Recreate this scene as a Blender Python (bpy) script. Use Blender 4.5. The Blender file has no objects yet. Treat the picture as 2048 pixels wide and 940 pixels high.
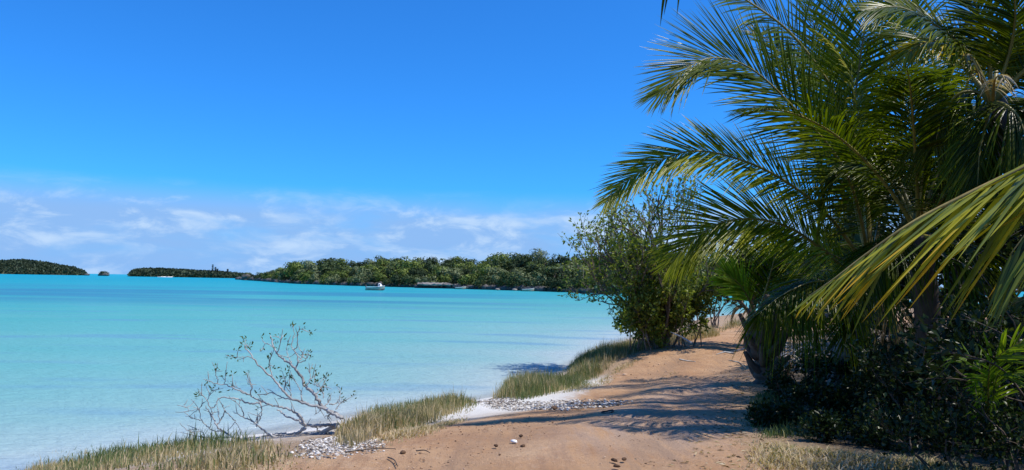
import bpy, math, random
import numpy as np
from mathutils import Matrix, Vector

random.seed(7)
RS = np.random.RandomState(11)
SC = bpy.context.scene
COL = SC.collection
rad = math.radians

# ---------------------------------------------------------------- camera, sky, sun, exposure
F = 1500.0; CX, CY = 1024.0, 470.0
CAM = (0.0, 0.0, 2.9)
PITCH = rad(3.51); ROLL = rad(1.0)
cam_d = bpy.data.cameras.new('camera')
cam = bpy.data.objects.new('camera', cam_d)
COL.objects.link(cam)
cam_d.sensor_width = 36.0
cam_d.lens = 36.0 * F / 2048.0
cam_d.clip_start = 0.05
cam_d.clip_end = 90000
cam.matrix_world = Matrix.Translation(CAM) @ Matrix.Rotation(math.pi / 2 + PITCH, 4, 'X') @ Matrix.Rotation(ROLL, 4, 'Z')
SC.camera = cam

SUN_EL = 60.0
SUN_DIR = Vector((0.97, -0.24, 0)).normalized() * math.cos(rad(SUN_EL)) + Vector((0, 0, math.sin(rad(SUN_EL))))
sun_d = bpy.data.lights.new('sun', 'SUN')
sun_d.energy = 5.0
sun_d.angle = rad(0.5)
sun_d.color = (1.0, 0.945, 0.85)
sun = bpy.data.objects.new('sun', sun_d)
COL.objects.link(sun)
sun.rotation_euler = SUN_DIR.to_track_quat('Z', 'Y').to_euler()
sun.location = (20, -10, 40)

W = bpy.data.worlds.new('World')
SC.world = W
W.use_nodes = True


def node(nt, kind, inputs=None, **props):
    n = nt.nodes.new(kind)
    for k, v in props.items():
        setattr(n, k, v)
    for k, v in (inputs or {}).items():
        if isinstance(v, bpy.types.NodeSocket):
            nt.links.new(v, n.inputs[k])
        else:
            n.inputs[k].default_value = v
    return n


def math_n(nt, op, a, b=0.0, c=0.0, clamp=False):
    n = node(nt, 'ShaderNodeMath', {0: a, 1: b, 2: c}, operation=op)
    n.use_clamp = clamp
    return n.outputs[0]


def maprange(nt, v, a, b, c=0.0, d=1.0, smooth=True):
    n = node(nt, 'ShaderNodeMapRange', {'Value': v, 'From Min': a, 'From Max': b, 'To Min': c, 'To Max': d})
    n.interpolation_type = 'SMOOTHSTEP' if smooth else 'LINEAR'
    return n.outputs[0]


def mixc(nt, f, a, b, mode='MIX'):
    n = node(nt, 'ShaderNodeMix', data_type='RGBA', blend_type=mode)
    for k, v in ((0, f), (6, a), (7, b)):
        if isinstance(v, bpy.types.NodeSocket):
            nt.links.new(v, n.inputs[k])
        else:
            n.inputs[k].default_value = v if k == 0 else (tuple(v) + (1,))[:4]
    return n.outputs[2]


def noise(nt, vec, scale, detail=4, rough=0.55, dist=0.0):
    n = node(nt, 'ShaderNodeTexNoise', {'Vector': vec, 'Scale': scale, 'Detail': detail, 'Roughness': rough, 'Distortion': dist})
    return n.outputs[0]


def build_world():
    nt = W.node_tree
    nt.nodes.clear()
    sky = node(nt, 'ShaderNodeTexSky', sky_type='NISHITA')
    sky.sun_disc = False
    sky.sun_elevation = rad(SUN_EL)
    sky.sun_rotation = math.atan2(SUN_DIR.x, SUN_DIR.y)
    sky.altitude = 0
    sky.air_density = 1.0
    sky.dust_density = 0.3
    sky.ozone_density = 3.0
    deep = mixc(nt, 1.0, sky.outputs[0], (0.30, 1.30, 2.55), 'MULTIPLY')     # the photograph's saturated tropical azure
    tc = node(nt, 'ShaderNodeTexCoord')
    sep = node(nt, 'ShaderNodeSeparateXYZ', {0: tc.outputs['Generated']})
    z = sep.outputs[2]
    # low trade-wind cloud band near the horizon, all the way round
    mp = node(nt, 'ShaderNodeMapping', {'Vector': tc.outputs['Generated'], 'Scale': (5.5, 5.5, 21.0), 'Location': (1.3, 0.4, 0.0)})
    n1 = noise(nt, mp.outputs[0], 1.0, 6, 0.55, 0.25)
    mp2 = node(nt, 'ShaderNodeMapping', {'Vector': tc.outputs['Generated'], 'Scale': (12.0, 12.0, 33.0), 'Location': (4.3, 2.4, 1.0)})
    n2 = noise(nt, mp2.outputs[0], 1.0, 7, 0.6, 0.4)
    band = math_n(nt, 'MULTIPLY', maprange(nt, z, 0.122, 0.072), maprange(nt, z, -0.03, 0.03, 0.55, 1.0))
    veil = math_n(nt, 'MULTIPLY', maprange(nt, n1, 0.20, 0.52, 0.45, 1.0), band)
    puff = math_n(nt, 'MULTIPLY', math_n(nt, 'MULTIPLY', maprange(nt, n2, 0.44, 0.64), maprange(nt, n1, 0.36, 0.52, 0.3, 1.0)), band)
    low = mixc(nt, maprange(nt, z, 0.12, 0.0, 0, 0.9), deep, (2.7, 6.4, 12.8))
    c1 = mixc(nt, math_n(nt, 'MULTIPLY', veil, 0.92), low, (3.7, 6.5, 11.5))
    c2 = mixc(nt, math_n(nt, 'MULTIPLY', puff, 0.8), c1, (7.4, 9.8, 13.0))
    bg = node(nt, 'ShaderNodeBackground', {'Color': c2, 'Strength': 0.078})
    out = node(nt, 'ShaderNodeOutputWorld', {'Surface': bg.outputs[0]})


build_world()
SC.view_settings.view_transform = 'Standard'
SC.view_settings.look = 'None'
SC.view_settings.exposure = 0.0
SC.view_settings.gamma = 1.0
SC.view_settings.use_curve_mapping = False
SC.cycles.use_denoising = True
SC.cycles.max_bounces = 6
SC.cycles.transparent_max_bounces = 6
SC.cycles.caustics_reflective = False
SC.cycles.caustics_refractive = False


# ---------------------------------------------------------------- measuring: a photo position + a distance -> a place
def ray(px, py):
    a = (px - CX) / F; b = -(py - CY) / F
    x = a * math.cos(ROLL) - b * math.sin(ROLL); y = a * math.sin(ROLL) + b * math.cos(ROLL)
    return (x, math.cos(PITCH) - y * math.sin(PITCH), math.sin(PITCH) + y * math.cos(PITCH))


def P(px, py, d):
    v = ray(px, py); k = d / v[1]
    return np.array((v[0] * k, d, CAM[2] + v[2] * k))


def G(px, py, z):
    v = ray(px, py); k = (z - CAM[2]) / v[2]
    return np.array((v[0] * k, v[1] * k, z))


# ---------------------------------------------------------------- helpers: objects
def tag(o, label=None, cat=None, group=None, kind=None):
    if label: o['label'] = label
    if cat: o['category'] = cat
    if group: o['group'] = group
    if kind: o['kind'] = kind
    return o


def empty(name, loc, label=None, cat=None, group=None):
    o = bpy.data.objects.new(name, None)
    o.empty_display_size = 0.3
    COL.objects.link(o)
    o.location = tuple(float(v) for v in loc)
    return tag(o, label, cat, group)


class MB:
    def __init__(self):
        self.v = []; self.f = []; self.t = []; self.n = 0

    def add(self, verts, faces, tint=0.5):
        verts = np.asarray(verts, dtype=np.float32).reshape(-1, 3)
        faces = np.asarray(faces, dtype=np.int32)
        self.v.append(verts)
        self.f.append(faces + self.n)
        t = np.asarray(tint, dtype=np.float32)
        self.t.append(np.broadcast_to(t, (len(verts),)).astype(np.float32))
        self.n += len(verts)

    def mesh(self, name, origin=(0, 0, 0), smooth=True):
        me = bpy.data.meshes.new(name)
        v = np.concatenate(self.v) - np.asarray(origin, dtype=np.float32)
        me.vertices.add(len(v))
        me.vertices.foreach_set('co', v.ravel())
        loops = np.concatenate([f.ravel() for f in self.f])
        sizes = np.concatenate([np.full(len(f), f.shape[1], dtype=np.int32) for f in self.f])
        starts = np.concatenate(([0], np.cumsum(sizes)[:-1])).astype(np.int32)
        me.loops.add(len(loops))
        me.loops.foreach_set('vertex_index', loops.astype(np.int32))
        me.polygons.add(len(sizes))
        me.polygons.foreach_set('loop_start', starts)
        me.polygons.foreach_set('loop_total', sizes)
        if smooth:
            me.polygons.foreach_set('use_smooth', np.ones(len(sizes), dtype=bool))
        a = me.attributes.new('tint', 'FLOAT', 'POINT')
        a.data.foreach_set('value', np.concatenate(self.t))
        me.update(calc_edges=True)
        me.validate()
        return me

    def build(self, name, mat, parent=None, origin=None, smooth=True):
        """links ONE mesh object; geometry is given in world space"""
        if parent is not None:
            org = np.array(world_loc(parent))
        else:
            org = np.array(origin if origin is not None else (0, 0, 0), dtype=np.float32)
        me = self.mesh(name, org, smooth)
        o = bpy.data.objects.new(name, me)
        COL.objects.link(o)
        me.materials.append(mat)
        if parent is not None:
            o.parent = parent
        else:
            o.location = tuple(float(x) for x in org)
        return o


def world_loc(o):
    p = Vector((0, 0, 0))
    while o is not None:
        p = p + Vector(o.location)
        o = o.parent
    return tuple(p)


def norm(a):
    return a / (np.linalg.norm(a, axis=-1, keepdims=True) + 1e-9)


def spline(pts, n):
    p = np.asarray(pts, dtype=float)
    if len(p) < 3:
        t = np.linspace(0, 1, n)[:, None]
        return p[0] * (1 - t) + p[-1] * t
    p = np.vstack([2 * p[0] - p[1], p, 2 * p[-1] - p[-2]])
    seg = np.linalg.norm(np.diff(p[1:-1], axis=0), axis=1)
    cum = np.concatenate(([0], np.cumsum(seg)))
    out = []
    for s in np.linspace(0, cum[-1], n):
        i = min(max(int(np.searchsorted(cum, s, 'right')) - 1, 0), len(seg) - 1)
        t = (s - cum[i]) / max(seg[i], 1e-9)
        a, b, c, d = p[i], p[i + 1], p[i + 2], p[i + 3]
        out.append(0.5 * ((2 * b) + (c - a) * t + (2 * a - 5 * b + 4 * c - d) * t * t + (3 * b - a - 3 * c + d) * t ** 3))
    return np.array(out)


def tube(mb, pts, radii, sides=6, tint=0.5, cap=True):
    p = np.asarray(pts, dtype=float); n = len(p)
    r = np.broadcast_to(np.asarray(radii, dtype=float), (n,))
    T = norm(np.gradient(p, axis=0))
    ref = np.array((0.31, 0.2, 0.93)) if abs(T[0][2]) < 0.8 else np.array((0.95, 0.2, 0.1))
    A = norm(np.cross(T, ref)); B = np.cross(T, A)
    ang = np.linspace(0, 2 * math.pi, sides, endpoint=False)
    ring = A[:, None, :] * np.cos(ang)[None, :, None] + B[:, None, :] * np.sin(ang)[None, :, None]
    v = (p[:, None, :] + ring * r[:, None, None]).reshape(-1, 3)
    i = np.arange(n - 1)[:, None] * sides; j = np.arange(sides)[None, :]; k = (j + 1) % sides
    f = np.stack([i + j, i + k, i + sides + k, i + sides + j], axis=-1).reshape(-1, 4)
    tt = np.repeat(np.broadcast_to(np.asarray(tint, dtype=float), (n,)), sides)
    if cap:
        v = np.vstack([v, p[0], p[-1]])
        tt = np.concatenate([tt, [tt[0], tt[-1]]])
        c0 = np.array([[n * sides, b, a] for a, b in zip(range(sides), list(range(1, sides)) + [0])])
        q = (n - 1) * sides
        c1 = np.array([[n * sides + 1, q + a, q + b] for a, b in zip(range(sides), list(range(1, sides)) + [0])])
        base = mb.n
        mb.add(v, f, tt)
        mb.f.append(c0 + base); mb.f.append(c1 + base)
    else:
        mb.add(v, f, tt)


def box(mb, c, s, tint=0.5, rz=0.0):
    x, y, z = np.asarray(s) / 2
    v = np.array([(-x, -y, -z), (x, -y, -z), (x, y, -z), (-x, y, -z), (-x, -y, z), (x, -y, z), (x, y, z), (-x, y, z)])
    cz, sz = math.cos(rz), math.sin(rz)
    v = np.stack([v[:, 0] * cz - v[:, 1] * sz, v[:, 0] * sz + v[:, 1] * cz, v[:, 2]], axis=1) + np.asarray(c)
    mb.add(v, [(0, 3, 2, 1), (4, 5, 6, 7), (0, 1, 5, 4), (1, 2, 6, 5), (2, 3, 7, 6), (3, 0, 4, 7)], tint)


def leaf_quads(mb, pos, dirs, length, width, tint, rs, flat=0.5, nrm=None):
    """folded diamond leaves: pos (n,3), dirs (n,3)"""
    n = len(pos)
    d = norm(np.asarray(dirs, dtype=float))
    up = np.array((0, 0, 1.0)) * flat + rs.normal(0, 0.6, (n, 3)) if nrm is None else nrm
    side = norm(np.cross(d, up))
    nn = np.cross(side, d)
    L = np.broadcast_to(np.asarray(length, dtype=float), (n,))[:, None]
    w = np.broadcast_to(np.asarray(width, dtype=float), (n,))[:, None]
    a = np.asarray(pos, dtype=float)
    b = a + d * L * 0.5 + side * w * 0.5 + nn * w * 0.18
    c = a + d * L - nn * L * 0.08
    e = a + d * L * 0.5 - side * w * 0.5 + nn * w * 0.18
    v = np.stack([a, b, c, e], axis=1).reshape(-1, 3)
    i = np.arange(n)[:, None] * 4
    f = np.concatenate([i + np.array([[0, 1, 2]]), i + np.array([[0, 2, 3]])])
    mb.add(v, f, np.repeat(np.broadcast_to(np.asarray(tint, dtype=float), (n,)), 4))


def blob(mb, c, r, seed, sub=2, tint=0.5, rough=0.25, squash=(1, 1, 1)):
    """rough stone: a lumpy sphere with 12-80 triangles"""
    v, f = ICO[sub]
    rs = np.random.RandomState(seed)
    q = v.copy()
    k = rs.normal(0, 1, (5, 3)); ph = rs.uniform(0, 6, 5)
    m = 1 + rough * np.mean(np.sin(q @ k.T * 2.4 + ph), axis=1) + rs.normal(0, rough * 0.16, len(q))
    q = q * m[:, None] * np.asarray(squash) * r
    a = rs.uniform(0, 6.28)
    q = np.stack([q[:, 0] * math.cos(a) - q[:, 1] * math.sin(a), q[:, 0] * math.sin(a) + q[:, 1] * math.cos(a), q[:, 2]], axis=1)
    mb.add(q + np.asarray(c), f, tint)


def make_ico():
    import bmesh
    out = {}
    for s in (1, 2, 3):
        bm = bmesh.new()
        bmesh.ops.create_icosphere(bm, subdivisions=s, radius=1.0)
        out[s] = (np.array([v.co[:] for v in bm.verts]), np.array([[v.index for v in f.verts] for f in bm.faces]))
        bm.free()
    return out


ICO = make_ico()


def fbm2(x, y, seed=0, octaves=4):
    r = np.random.RandomState(seed)
    out = np.zeros_like(x, dtype=float); amp = 1.0; fr = 1.0
    for _ in range(octaves):
        for _ in range(3):
            a = r.uniform(0, 6.28); p = r.uniform(0, 6.28)
            out += amp / 3 * np.sin((x * math.cos(a) + y * math.sin(a)) * fr + p)
        amp *= 0.55; fr *= 1.9
    return out


# ---------------------------------------------------------------- materials
def new_mat(name):
    m = bpy.data.materials.new(name)
    m.use_nodes = True
    nt = m.node_tree
    nt.nodes.clear()
    return m, nt


def out_surface(nt, shader):
    node(nt, 'ShaderNodeOutputMaterial', {'Surface': shader})


def attr(nt, name):
    return node(nt, 'ShaderNodeAttribute', attribute_name=name).outputs['Fac']


def ramp(nt, fac, stops):
    n = node(nt, 'ShaderNodeValToRGB', {0: fac})
    e = n.color_ramp.elements
    while len(e) < len(stops):
        e.new(0.5)
    for el, (p, c) in zip(e, stops):
        el.position = p; el.color = tuple(c) + (1,)
    return n.outputs[0]


def leaf_mat(name, stops, rough=0.42, trans=0.28, spec=0.5, tcol=1.5):
    m, nt = new_mat(name)
    t = attr(nt, 'tint')
    geo = node(nt, 'ShaderNodeNewGeometry')
    n = noise(nt, geo.outputs['Position'], 3.0, 2)
    t2 = math_n(nt, 'ADD', t, math_n(nt, 'MULTIPLY', math_n(nt, 'SUBTRACT', n, 0.5), 0.25), clamp=True)
    c = ramp(nt, t2, stops)
    b = node(nt, 'ShaderNodeBsdfPrincipled', {'Base Color': c, 'Roughness': rough, 'Specular IOR Level': spec})
    tc = mixc(nt, 1.0, c, (tcol * 1.0, tcol * 1.05, tcol * 0.35), 'MULTIPLY')
    tr = node(nt, 'ShaderNodeBsdfTranslucent', {'Color': tc})
    mx = node(nt, 'ShaderNodeMixShader', {0: trans, 1: b.outputs[0], 2: tr.outputs[0]})
    out_surface(nt, mx.outputs[0])
    return m


def bark_mat(name, a, b, scale=9.0, rough=0.85, bump=0.6, zs=0.35):
    m, nt = new_mat(name)
    tc = node(nt, 'ShaderNodeTexCoord')
    mp = node(nt, 'ShaderNodeMapping', {'Vector': tc.outputs['Object'], 'Scale': (1, 1, zs)})
    n = noise(nt, mp.outputs[0], scale, 6, 0.65)
    n2 = noise(nt, tc.outputs['Object'], scale * 0.27, 3, 0.5)
    f = math_n(nt, 'ADD', math_n(nt, 'MULTIPLY', n, 0.7), math_n(nt, 'MULTIPLY', n2, 0.5))
    c = ramp(nt, f, [(0.38, a), (0.75, b)])
    bp = node(nt, 'ShaderNodeBump', {'Strength': bump, 'Distance': 0.02, 'Height': n})
    s = node(nt, 'ShaderNodeBsdfPrincipled', {'Base Color': c, 'Roughness': rough, 'Normal': bp.outputs[0]})
    out_surface(nt, s.outputs[0])
    return m


def plain_mat(name, c, rough=0.6, var=0.15, scale=6.0, spec=0.4):
    m, nt = new_mat(name)
    tc = node(nt, 'ShaderNodeTexCoord')
    n = noise(nt, tc.outputs['Object'], scale, 5, 0.6)
    c2 = mixc(nt, maprange(nt, n, 0.35, 0.7), tuple(v * (1 - var) for v in c), tuple(min(1, v * (1 + var)) for v in c))
    s = node(nt, 'ShaderNodeBsdfPrincipled', {'Base Color': c2, 'Roughness': rough, 'Specular IOR Level': spec})
    out_surface(nt, s.outputs[0])
    return m


def tint_mat(name, stops, rough=0.9, bump=0.3, scale=25.0):
    m, nt = new_mat(name)
    t = attr(nt, 'tint')
    geo = node(nt, 'ShaderNodeNewGeometry')
    n = noise(nt, geo.outputs['Position'], scale, 5, 0.6)
    t2 = math_n(nt, 'ADD', t, math_n(nt, 'MULTIPLY', math_n(nt, 'SUBTRACT', n, 0.5), 0.4), clamp=True)
    c = ramp(nt, t2, stops)
    bp = node(nt, 'ShaderNodeBump', {'Strength': bump, 'Distance': 0.02, 'Height': n})
    s = node(nt, 'ShaderNodeBsdfPrincipled', {'Base Color': c, 'Roughness': rough, 'Specular IOR Level': 0.2, 'Normal': bp.outputs[0]})
    out_surface(nt, s.outputs[0])
    return m


M = {}
M['frond'] = leaf_mat('coconut_leaflet', [(0.0, (0.022, 0.038, 0.002)), (0.45, (0.11, 0.14, 0.004)), (0.8, (0.27, 0.27, 0.012)), (1.0, (0.38, 0.29, 0.02))], rough=0.27, trans=0.36, spec=0.16, tcol=2.0)
M['frond_old'] = leaf_mat('ageing_leaflet', [(0.0, (0.045, 0.075, 0.022)), (0.4, (0.17, 0.20, 0.025)), (0.75, (0.40, 0.37, 0.025)), (1.0, (0.55, 0.33, 0.02))], rough=0.33, trans=0.22, spec=0.22)
M['frond_dead'] = leaf_mat('dead_leaflet', [(0.0, (0.12, 0.08, 0.04)), (0.5, (0.28, 0.19, 0.09)), (1.0, (0.55, 0.45, 0.30))], rough=0.7, trans=0.15, spec=0.25)
M['rachis'] = plain_mat('frond_stalk', (0.20, 0.17, 0.035), 0.45, 0.3, 5)
M['rachis_old'] = plain_mat('old_frond_stalk', (0.36, 0.26, 0.07), 0.5, 0.3, 5)
M['palm_bark'] = bark_mat('palm_bark', (0.035, 0.025, 0.018), (0.14, 0.10, 0.07), 10, bump=0.9)
M['palm_grey'] = bark_mat('palm_trunk_grey', (0.09, 0.085, 0.08), (0.27, 0.25, 0.23), 8, bump=0.7)
M['bark'] = bark_mat('brown_bark', (0.05, 0.038, 0.028), (0.20, 0.16, 0.12), 10)
M['bark_pale'] = bark_mat('pale_grey_bark', (0.085, 0.08, 0.075), (0.50, 0.485, 0.46), 14, bump=0.5, zs=1.0)
M['shrub_leaf'] = leaf_mat('shore_tree_leaf', [(0.0, (0.035, 0.052, 0.014)), (0.5, (0.125, 0.17, 0.025)), (0.85, (0.25, 0.29, 0.05)), (1.0, (0.5, 0.46, 0.17))], rough=0.4, trans=0.36, spec=0.25)
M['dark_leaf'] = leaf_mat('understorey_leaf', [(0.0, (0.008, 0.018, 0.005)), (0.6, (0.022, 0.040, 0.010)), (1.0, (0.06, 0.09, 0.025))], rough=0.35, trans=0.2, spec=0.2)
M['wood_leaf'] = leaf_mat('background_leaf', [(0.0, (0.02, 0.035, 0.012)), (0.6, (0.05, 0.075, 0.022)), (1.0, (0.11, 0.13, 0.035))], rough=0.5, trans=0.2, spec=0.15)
M['fan_leaf'] = leaf_mat('seedling_leaflet', [(0.0, (0.09, 0.16, 0.012)), (0.6, (0.19, 0.28, 0.02)), (1.0, (0.33, 0.38, 0.04))], rough=0.4, trans=0.42, spec=0.25)
M['grass'] = leaf_mat('shore_grass', [(0.0, (0.07, 0.115, 0.035)), (0.38, (0.16, 0.19, 0.07)), (0.62, (0.34, 0.27, 0.14)), (1.0, (0.56, 0.43, 0.27))], rough=0.6, trans=0.25, spec=0.3, tcol=1.3)
M['far_leaf'] = leaf_mat('headland_leaf', [(0.0, (0.020, 0.034, 0.016)), (0.35, (0.042, 0.062, 0.022)), (0.7, (0.075, 0.092, 0.032)), (1.0, (0.15, 0.15, 0.07))], rough=0.7, trans=0.15, spec=0.2)
M['rubble'] = tint_mat('coral_stone', [(0.0, (0.10, 0.08, 0.065)), (0.3, (0.30, 0.25, 0.20)), (0.6, (0.60, 0.54, 0.46)), (1.0, (0.84, 0.80, 0.74))])
M['clod'] = tint_mat('dirt_crumb', [(0.0, (0.08, 0.045, 0.025)), (0.5, (0.34, 0.20, 0.11)), (1.0, (0.62, 0.44, 0.30))])
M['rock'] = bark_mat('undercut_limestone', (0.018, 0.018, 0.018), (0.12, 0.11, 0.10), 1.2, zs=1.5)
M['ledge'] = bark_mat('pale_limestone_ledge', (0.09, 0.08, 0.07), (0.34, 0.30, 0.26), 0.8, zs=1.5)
M['hill'] = plain_mat('headland_soil', (0.07, 0.075, 0.04), 0.95, 0.4, 0.2)
M['beach'] = plain_mat('white_sand', (0.80, 0.77, 0.70), 0.95, 0.06, 0.4)
M['boat_hull'] = plain_mat('boat_paint_tan', (0.40, 0.40, 0.30), 0.5, 0.12, 2)
M['boat_dark'] = plain_mat('boat_dark_tone', (0.045, 0.04, 0.04), 0.6, 0.1, 2)
M['boat_white'] = plain_mat('boat_white', (0.80, 0.80, 0.80), 0.4, 0.05, 2)
M['boat_glass'] = plain_mat('boat_window', (0.05, 0.07, 0.09), 0.1, 0.05, 2)
M['twig'] = plain_mat('dry_twig', (0.10, 0.075, 0.055), 0.9, 0.4, 30)
M['rubber'] = plain_mat('black_loop', (0.03, 0.028, 0.026), 0.6, 0.2, 10)


# ---------------------------------------------------------------- the shore, the track and the ground
COAST = [(-60, -60), (-30, -30), (-18, -5), (-13, 3), (-9.6, 8), (-7.6, 11.3), (-6.3, 13.4), (-4.8, 14.9), (-3.6, 16.8), (-2.2, 17.9), (-0.76, 19.7),
         (0.3, 23.0), (1.45, 27.2), (4.2, 35.1), (8.3, 44.7), (17.2, 62), (24, 72), (40, 85), (75, 105), (105, 140), (100, 175), (86, 192), (140, 205)]
LAND = np.array(COAST + [(400, 205), (400, -60)], dtype=float)
COASTA = np.array(COAST, dtype=float)


def poly_dist(x, y, pl):
    d = np.full(x.shape, 1e9)
    for a, b in zip(pl[:-1], pl[1:]):
        ab = b - a
        t = np.clip(((x - a[0]) * ab[0] + (y - a[1]) * ab[1]) / (ab @ ab), 0, 1)
        d = np.minimum(d, np.hypot(x - a[0] - t * ab[0], y - a[1] - t * ab[1]))
    return d


def inside(x, y, poly):
    r = np.zeros(x.shape, dtype=bool)
    for (x1, y1), (x2, y2) in zip(poly, np.roll(poly, -1, axis=0)):
        c = ((y1 > y) != (y2 > y))
        with np.errstate(divide='ignore', invalid='ignore'):
            xi = (x2 - x1) * (y - y1) / (y2 - y1) + x1
        r ^= c & (x < xi)
    return r


def shore(x, y):
    """metres inland of the waterline (negative offshore)"""
    d = poly_dist(x, y, COASTA)
    d = np.where(inside(x, y, LAND), d, -d) - 0.8 * (1 - sm(30, 45, y)) * sm(4, 9, y)
    return d + 0.35 * fbm2(x * 0.9, y * 0.9, 5, 3) * np.clip(np.abs(d) / 1.5, 0.35, 1) * np.clip(60 / (np.abs(y) + 1), 0, 1)


def sm(a, b, x):
    t = np.clip((x - a) / (b - a), 0, 1)
    return t * t * (3 - 2 * t)


def track_h(y):
    return 1.3 - 0.36 * sm(6.0, 13.0, y)


LEFT = np.array([(-3.5, -4), (-2.7, 3), (-2.0, 6.6), (-1.55, 8.6), (-0.95, 10.6), (-0.3, 11.7), (0.6, 13.0), (1.55, 15.5), (2.5, 19.5), (3.9, 23.5), (6.9, 30), (11.0, 37), (19, 46), (40, 60)])
RIGHT = np.array([(1.3, -4), (1.6, 3), (2.15, 6.6), (2.8, 9.3), (3.5, 11.8), (4.6, 15.0), (6.2, 19), (8.6, 25), (12.0, 32), (17, 39), (26, 45), (44, 55)])


def track_mask(x, y):
    poly = np.vstack([LEFT, RIGHT[::-1]])
    d = np.minimum(poly_dist(x, y, LEFT), poly_dist(x, y, RIGHT))
    return np.where(inside(x, y, poly), d, -d)


def height(x, y):
    s = shore(x, y)
    top = track_h(y) + 0.12 * sm(2.0, 7.0, x - np.interp(y, RIGHT[:, 1], RIGHT[:, 0])) + 0.014 * fbm2(x * 0.7, y * 0.7, 3, 3)
    L = 3.6 + 3.2 * (1 - sm(18, 26, y))
    up = np.clip(s / L, 0, 1)
    up = up * (2 - up) * 0.55 + up * 0.45
    land = top * up
    sea = np.maximum(s * 0.075, -3.0)
    return np.where(s > 0, land, sea)


def ht(x, y):
    return float(height(np.array([float(x)]), np.array([float(y)]))[0])


def on_ground(px, py):
    z = 1.1
    for _ in range(12):
        g = G(px, py, z)
        z = 0.5 * z + 0.5 * ht(g[0], g[1])
    return np.array((g[0], g[1], ht(g[0], g[1])))


def ground_mat(name):
    m, nt = new_mat(name)
    geo = node(nt, 'ShaderNodeNewGeometry')
    pos = geo.outputs['Position']
    tr = attr(nt, 'track'); sh = attr(nt, 'shore'); rt = attr(nt, 'rut'); gr = attr(nt, 'grey')
    nA = noise(nt, pos, 0.9, 6, 0.62)
    nB = noise(nt, pos, 5.0, 6, 0.65)
    nC = noise(nt, pos, 38.0, 5, 0.7)
    nD = noise(nt, pos, 140.0, 3, 0.6)
    mpl = node(nt, 'ShaderNodeMapping', {'Vector': pos, 'Rotation': (0, 0, rad(-18)), 'Scale': (7.0, 0.7, 1)})
    nL = noise(nt, mpl.outputs[0], 1.0, 5, 0.65)
    dirt = ramp(nt, nA, [(0.30, (0.37, 0.205, 0.108)), (0.5, (0.48, 0.28, 0.146)), (0.72, (0.57, 0.37, 0.215))])
    dirt = mixc(nt, maprange(nt, nB, 0.5, 0.75, 0, 0.45), dirt, (0.56, 0.39, 0.26))
    dirt = mixc(nt, maprange(nt, nL, 0.50, 0.70, 0, 0.65), dirt, (0.31, 0.175, 0.10))
    nE = noise(nt, pos, 16.0, 4, 0.7)
    dirt = mixc(nt, maprange(nt, nE, 0.55, 0.70, 0, 0.5), dirt, (0.36, 0.22, 0.135))
    dirt = mixc(nt, maprange(nt, nE, 0.42, 0.30, 0, 0.4), dirt, (0.64, 0.47, 0.34))
    dirt = mixc(nt, math_n(nt, 'MULTIPLY', gr, maprange(nt, nL, 0.3, 0.6)), dirt, (0.44, 0.33, 0.26))
    dirt = mixc(nt, math_n(nt, 'MULTIPLY', rt, maprange(nt, nL, 0.35, 0.6, 0.15, 0.75)), dirt, (0.36, 0.225, 0.135))
    dirt = mixc(nt, maprange(nt, nC, 0.56, 0.72, 0, 0.5), dirt, (0.26, 0.16, 0.10))
    dirt = mixc(nt, maprange(nt, nD, 0.62, 0.75, 0, 0.45), dirt, (0.74, 0.60, 0.46))
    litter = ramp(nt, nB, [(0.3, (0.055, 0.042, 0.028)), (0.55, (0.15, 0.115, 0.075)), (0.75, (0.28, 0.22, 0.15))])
    sand = mixc(nt, maprange(nt, nB, 0.4, 0.7), (0.74, 0.70, 0.62), (0.82, 0.79, 0.73))
    verge = mixc(nt, maprange(nt, nC, 0.4, 0.65), (0.30, 0.20, 0.12), (0.50, 0.36, 0.23))
    off = math_n(nt, 'ADD', sh, math_n(nt, 'MULTIPLY', math_n(nt, 'SUBTRACT', nB, 0.5), 2.2))
    base = mixc(nt, maprange(nt, off, 2.8, 5.2), sand, verge)
    base = mixc(nt, maprange(nt, sh, 0.9, 0.1, 0, 0.35), base, (0.30, 0.28, 0.24))
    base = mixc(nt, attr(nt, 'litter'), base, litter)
    te = math_n(nt, 'ADD', tr, math_n(nt, 'MULTIPLY', math_n(nt, 'SUBTRACT', nB, 0.5), 1.1))
    col = mixc(nt, maprange(nt, te, -0.25, 0.25), base, dirt)
    h = math_n(nt, 'ADD', math_n(nt, 'MULTIPLY', nC, 0.5), math_n(nt, 'MULTIPLY', nB, 1.2))
    h = math_n(nt, 'ADD', h, math_n(nt, 'MULTIPLY', nD, 0.25))
    bp = node(nt, 'ShaderNodeBump', {'Strength': 0.9, 'Distance': 0.045, 'Height': h})
    s = node(nt, 'ShaderNodeBsdfPrincipled', {'Base Color': col, 'Roughness': 0.95, 'Specular IOR Level': 0.15, 'Normal': bp.outputs[0]})
    out_surface(nt, s.outputs[0])
    return m


def grid_faces(nx, ny):
    i = np.arange(ny - 1)[:, None] * nx; j = np.arange(nx - 1)[None, :]
    return np.stack([i + j, i + j + 1, i + nx + j + 1, i + nx + j], axis=-1).reshape(-1, 4)


def sheet(name, V, faces, attrs, mat, kind):
    used = np.unique(faces)
    remap = np.zeros(len(V), dtype=np.int32); remap[used] = np.arange(len(used))
    mb = MB(); mb.add(V[used], remap[faces])
    o = mb.build(name, mat)
    for k, a in attrs.items():
        at = o.data.attributes.new(k, 'FLOAT', 'POINT')
        at.data.foreach_set('value', a[used].astype(np.float32))
    return tag(o, kind=kind)


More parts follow.
